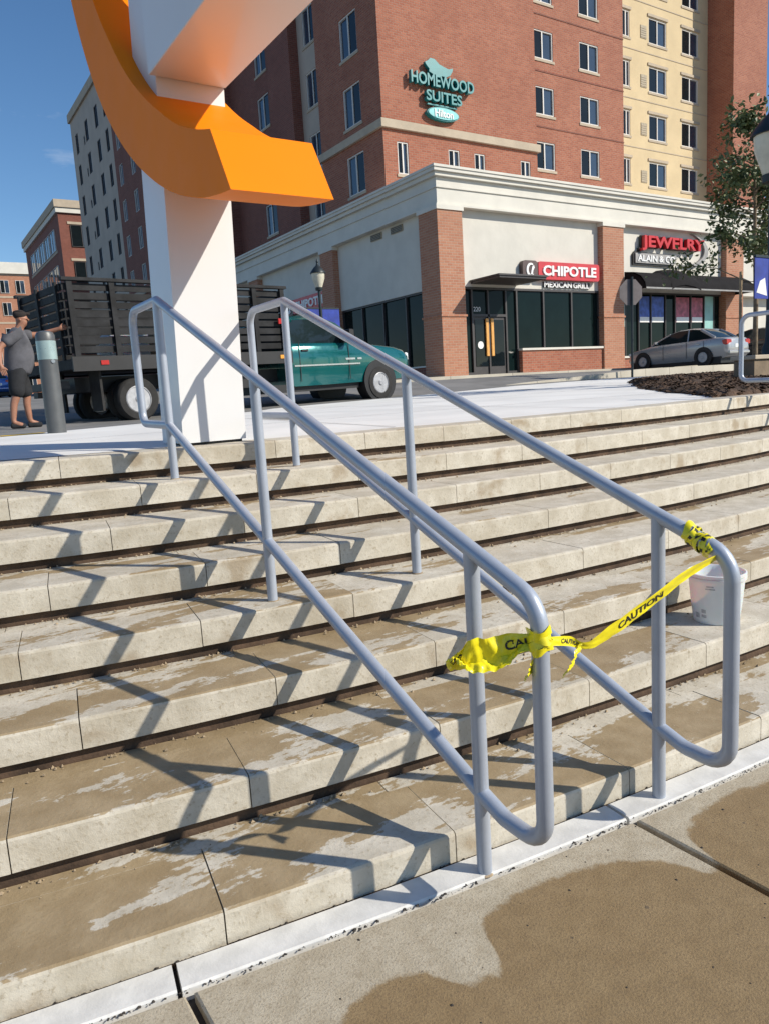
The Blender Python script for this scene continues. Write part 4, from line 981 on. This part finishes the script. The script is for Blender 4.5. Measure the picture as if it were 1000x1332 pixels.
# ---------------------------------------------------------------- trees
def tree(loc, H, spread, crown, nleaf, seed, label, leaf=.09, stakes=False):
    rr = random.Random(seed); r = empty('young_tree', loc, label=label, cat='tree', group='street trees')
    tr = MB(); top = Vector((rr.uniform(-.1, .1), rr.uniform(-.1, .1), H*.9)); tips = []
    tr.tube([(0, 0, -.1), (.02, .01, H*.25), (.0, .04, H*.5), tuple(top)], [.055, .045, .035, .01], 8)
    for i in range(22):
        t = rr.uniform(.3, .97); b = Vector((0, .03, 0)).lerp(top, t); a = rr.random()*6.28; l = spread*(1.15-t*.75)*rr.uniform(.6, 1.1)
        m = b+Vector((math.cos(a)*l*.5, math.sin(a)*l*.5, l*.30)); e = b+Vector((math.cos(a)*l, math.sin(a)*l, l*.42)); tr.tube([b, m, e], [.016, .010, .003], 5); tips += [(m, e)]*2
        for _ in range(4):
            q = m.lerp(e, rr.random()); e2 = q+Vector((rr.gauss(0, .25), rr.gauss(0, .25), rr.gauss(.05, .16))); tr.tube([q, e2], [.006, .002], 4); tips.append((q, e2))
    tr.build('trunk', 'bark', r, 60)
    lf = MB()
    for _ in range(nleaf):
        m, e = rr.choice(tips); c = m.lerp(e, rr.uniform(.1, 1.1))+Vector((rr.gauss(0, .09), rr.gauss(0, .09), rr.gauss(-.03, .09))); s_ = leaf*rr.uniform(.6, 1.25)
        d = Vector((rr.gauss(0, 1), rr.gauss(0, 1), rr.gauss(-.5, .6))).normalized(); u = d.cross(Vector((rr.gauss(0, 1), rr.gauss(0, 1), rr.gauss(0, 1)))).normalized(); n_ = d.cross(u)
        lf.add([c, c+d*s_*.5+u*s_*.28+n_*s_*.06, c+d*s_, c+d*s_*.5-u*s_*.28+n_*s_*.06], [(0, 1, 2), (0, 2, 3)])
    lf.build('crown', 'leaf', r)
    if stakes:
        for dx, dy in ((-.35, .1), (.32, -.12)): MB().tube([(dx, dy, -.1), (dx, dy, 1.9)], .028, 7).build('stake', 'stake', r, 60)
        MB().tube([(-.35, .1, 1.7), (0, .05, 1.72), (.32, -.12, 1.7)], .008, 5).build('tie', 'rubber', r)
    return r
tree((14.3, 8.5, 1.42), 5.2, 1.45, 0, 5200, 21, 'young leafy tree held by two wooden stakes in the mulch bed', .11, True)
tree((21.5, 11.0, 1.5), 5.6, 1.9, 0, 4200, 5, 'street tree farther along the mulch bed near the black car', .13)

# ---------------------------------------------------------------- man
def skin(name, chains, mat, parent, sub=2, root=0):
    """chains: list of lists of (x,y,z,r) sharing vertices by identical coordinates"""
    idx = {}; vs = []; rs_ = []; es = []
    for ch in chains:
        prev = None
        for x, y, z, r in ch:
            k = (round(x, 4), round(y, 4), round(z, 4))
            if k not in idx: idx[k] = len(vs); vs.append((x, y, z)); rs_.append(r)
            if prev is not None and prev != idx[k]: es.append((prev, idx[k]))
            prev = idx[k]
    me = bpy.data.meshes.new(name); me.from_pydata(vs, es, []); me.materials.append(MATS[mat])
    o = obj(name, me, parent)
    sm = o.modifiers.new('skin', 'SKIN'); sm.use_smooth_shade = True
    if not me.skin_vertices: 
        bm = bmesh.new(); bm.from_mesh(me); bm.verts.layers.skin.verify(); bm.to_mesh(me); bm.free()
    for i, sv in enumerate(me.skin_vertices[0].data):
        r = rs_[i]; sv.radius = r if isinstance(r, tuple) else (r, r); sv.use_root = (i == root)
    ss = o.modifiers.new('sub', 'SUBSURF'); ss.levels = sub; ss.render_levels = sub
    return o
# local +x is where he faces; y left
man = empty('person', (1.74, 12.95, g(1.74, 12.95)-.02), R_(-4), label='man in grey t-shirt, dark shorts and cap reaching out to the truck bed', cat='person')
man.scale = (1.03, 1.03, 1.03)
pel = (0, 0, .92, .135); waist = (.03, 0, 1.06, .14); chest = (.05, 0, 1.28, .145); neckb = (.09, 0, 1.44, .075); neck = (.12, 0, 1.50, .055); head0 = (.145, 0, 1.565, .078); head1 = (.15, 0, 1.64, .092); head2 = (.135, 0, 1.70, .072)
hipL = (0, .10, .88, .105); hipR = (0, -.10, .88, .105)
kL = (.10, .12, .50, .066); kR = (-.06, -.13, .50, .066)
aL = (.10, .13, .10, .042); aR = (-.15, -.14, .10, .042)
tL = (.25, .14, .035, .038); tR = (.0, -.17, .035, .038)
sL = (.08, .19, 1.40, .065); sR = (.05, -.20, 1.40, .065)
eL = (.38, .16, 1.40, .046); wL = (.64, .04, 1.47, .032); hL = (.71, .01, 1.49, .032)
eR = (-.22, -.27, 1.18, .048); wR = (-.23, -.32, .95, .032); hR = (-.21, -.33, .87, .028)
calf = lambda k, a: ((k[0]*.6+a[0]*.4-.02), k[1], k[2]*.65+a[2]*.35, .058)
fing = []
for h, d in ((hL, (1, -.1, .25)), (hR, (.3, 0, -1))):
    dv = Vector(d).normalized(); sd = dv.cross(Vector((0, 1, .2))).normalized()
    for i, ln in enumerate((.07, .08, .085, .075)):
        b = Vector(h[:3])+sd*(i-1.5)*.02; m = b+dv*ln*.55; e = b+dv*ln+Vector((.0, .0, -.012)); fing.append([h, (*b, .011), (*m, .0095), (*e, .008)])
    b = Vector(h[:3])+sd*.04-dv*.01; fing.append([h, (*b, .012), (*(b+dv*.04+sd*.02), .0095)])
skin('body', [[pel, waist, chest, neckb, neck, head0, head1, head2], [head0, (.22, 0, 1.555, .026)], [head1, (.235, 0, 1.615, .018), (.26, 0, 1.60, .013)], [pel, hipL, kL, calf(kL, aL), aL, tL], [pel, hipR, kR, calf(kR, aR), aR, tR], [chest, sL, eL, wL, hL], [chest, sR, eR, wR, hR]]+fing, 'skin', man)
mid = lambda a, b, t, r: (a[0]+(b[0]-a[0])*t, a[1]+(b[1]-a[1])*t, a[2]+(b[2]-a[2])*t, r)
ch_ = (.07, 0, 1.36, .165)
skin('t_shirt', [[(0.0, 0, .80, .19), (.01, 0, .87, .205), (.04, 0, .97, .225), (.065, 0, 1.09, .23), (.06, 0, 1.23, .205), ch_, (.10, 0, 1.455, .085)],
                 [ch_, (.08, .19, 1.40, .105), mid(sL, eL, .75, .082)], [ch_, (.05, -.20, 1.40, .105), mid(sR, eR, .78, .085)]], 'shirt', man)
sh_ = (0, 0, .87, .185)
skin('shorts', [[(.0, 0, .97, .18), sh_], [sh_, (.02, .115, .78, .135), mid(hipL, kL, .6, .125), (kL[0], kL[1], .44, .12)], [sh_, (-.01, -.115, .78, .135), mid(hipR, kR, .6, .125), (kR[0], kR[1], .44, .12)]], 'shorts', man)
for a, t_ in ((aL, tL), (aR, tR)): skin('shoe', [[(a[0]-.05, a[1], .045, .045), (a[0]+.05, a[1], .05, .05), (t_[0]+.02, t_[1], .04, .042)]], 'shorts', man)
skin('cap', [[(.105, 0, 1.60, .085), (.125, 0, 1.665, .112), (.135, 0, 1.72, .10), (.135, 0, 1.755, .05)], [(.125, 0, 1.665, .112), (.22, 0, 1.70, .03), (.28, 0, 1.69, .018)]], 'cap', man)
for s_ in (-1, 1): MB().lathe([(.004, -.012), (.02, 0), (.022, .01), (.006, .022)], 8, (.125, s_*.092, 1.60), 'y').build('ear', 'skin', man, 60)
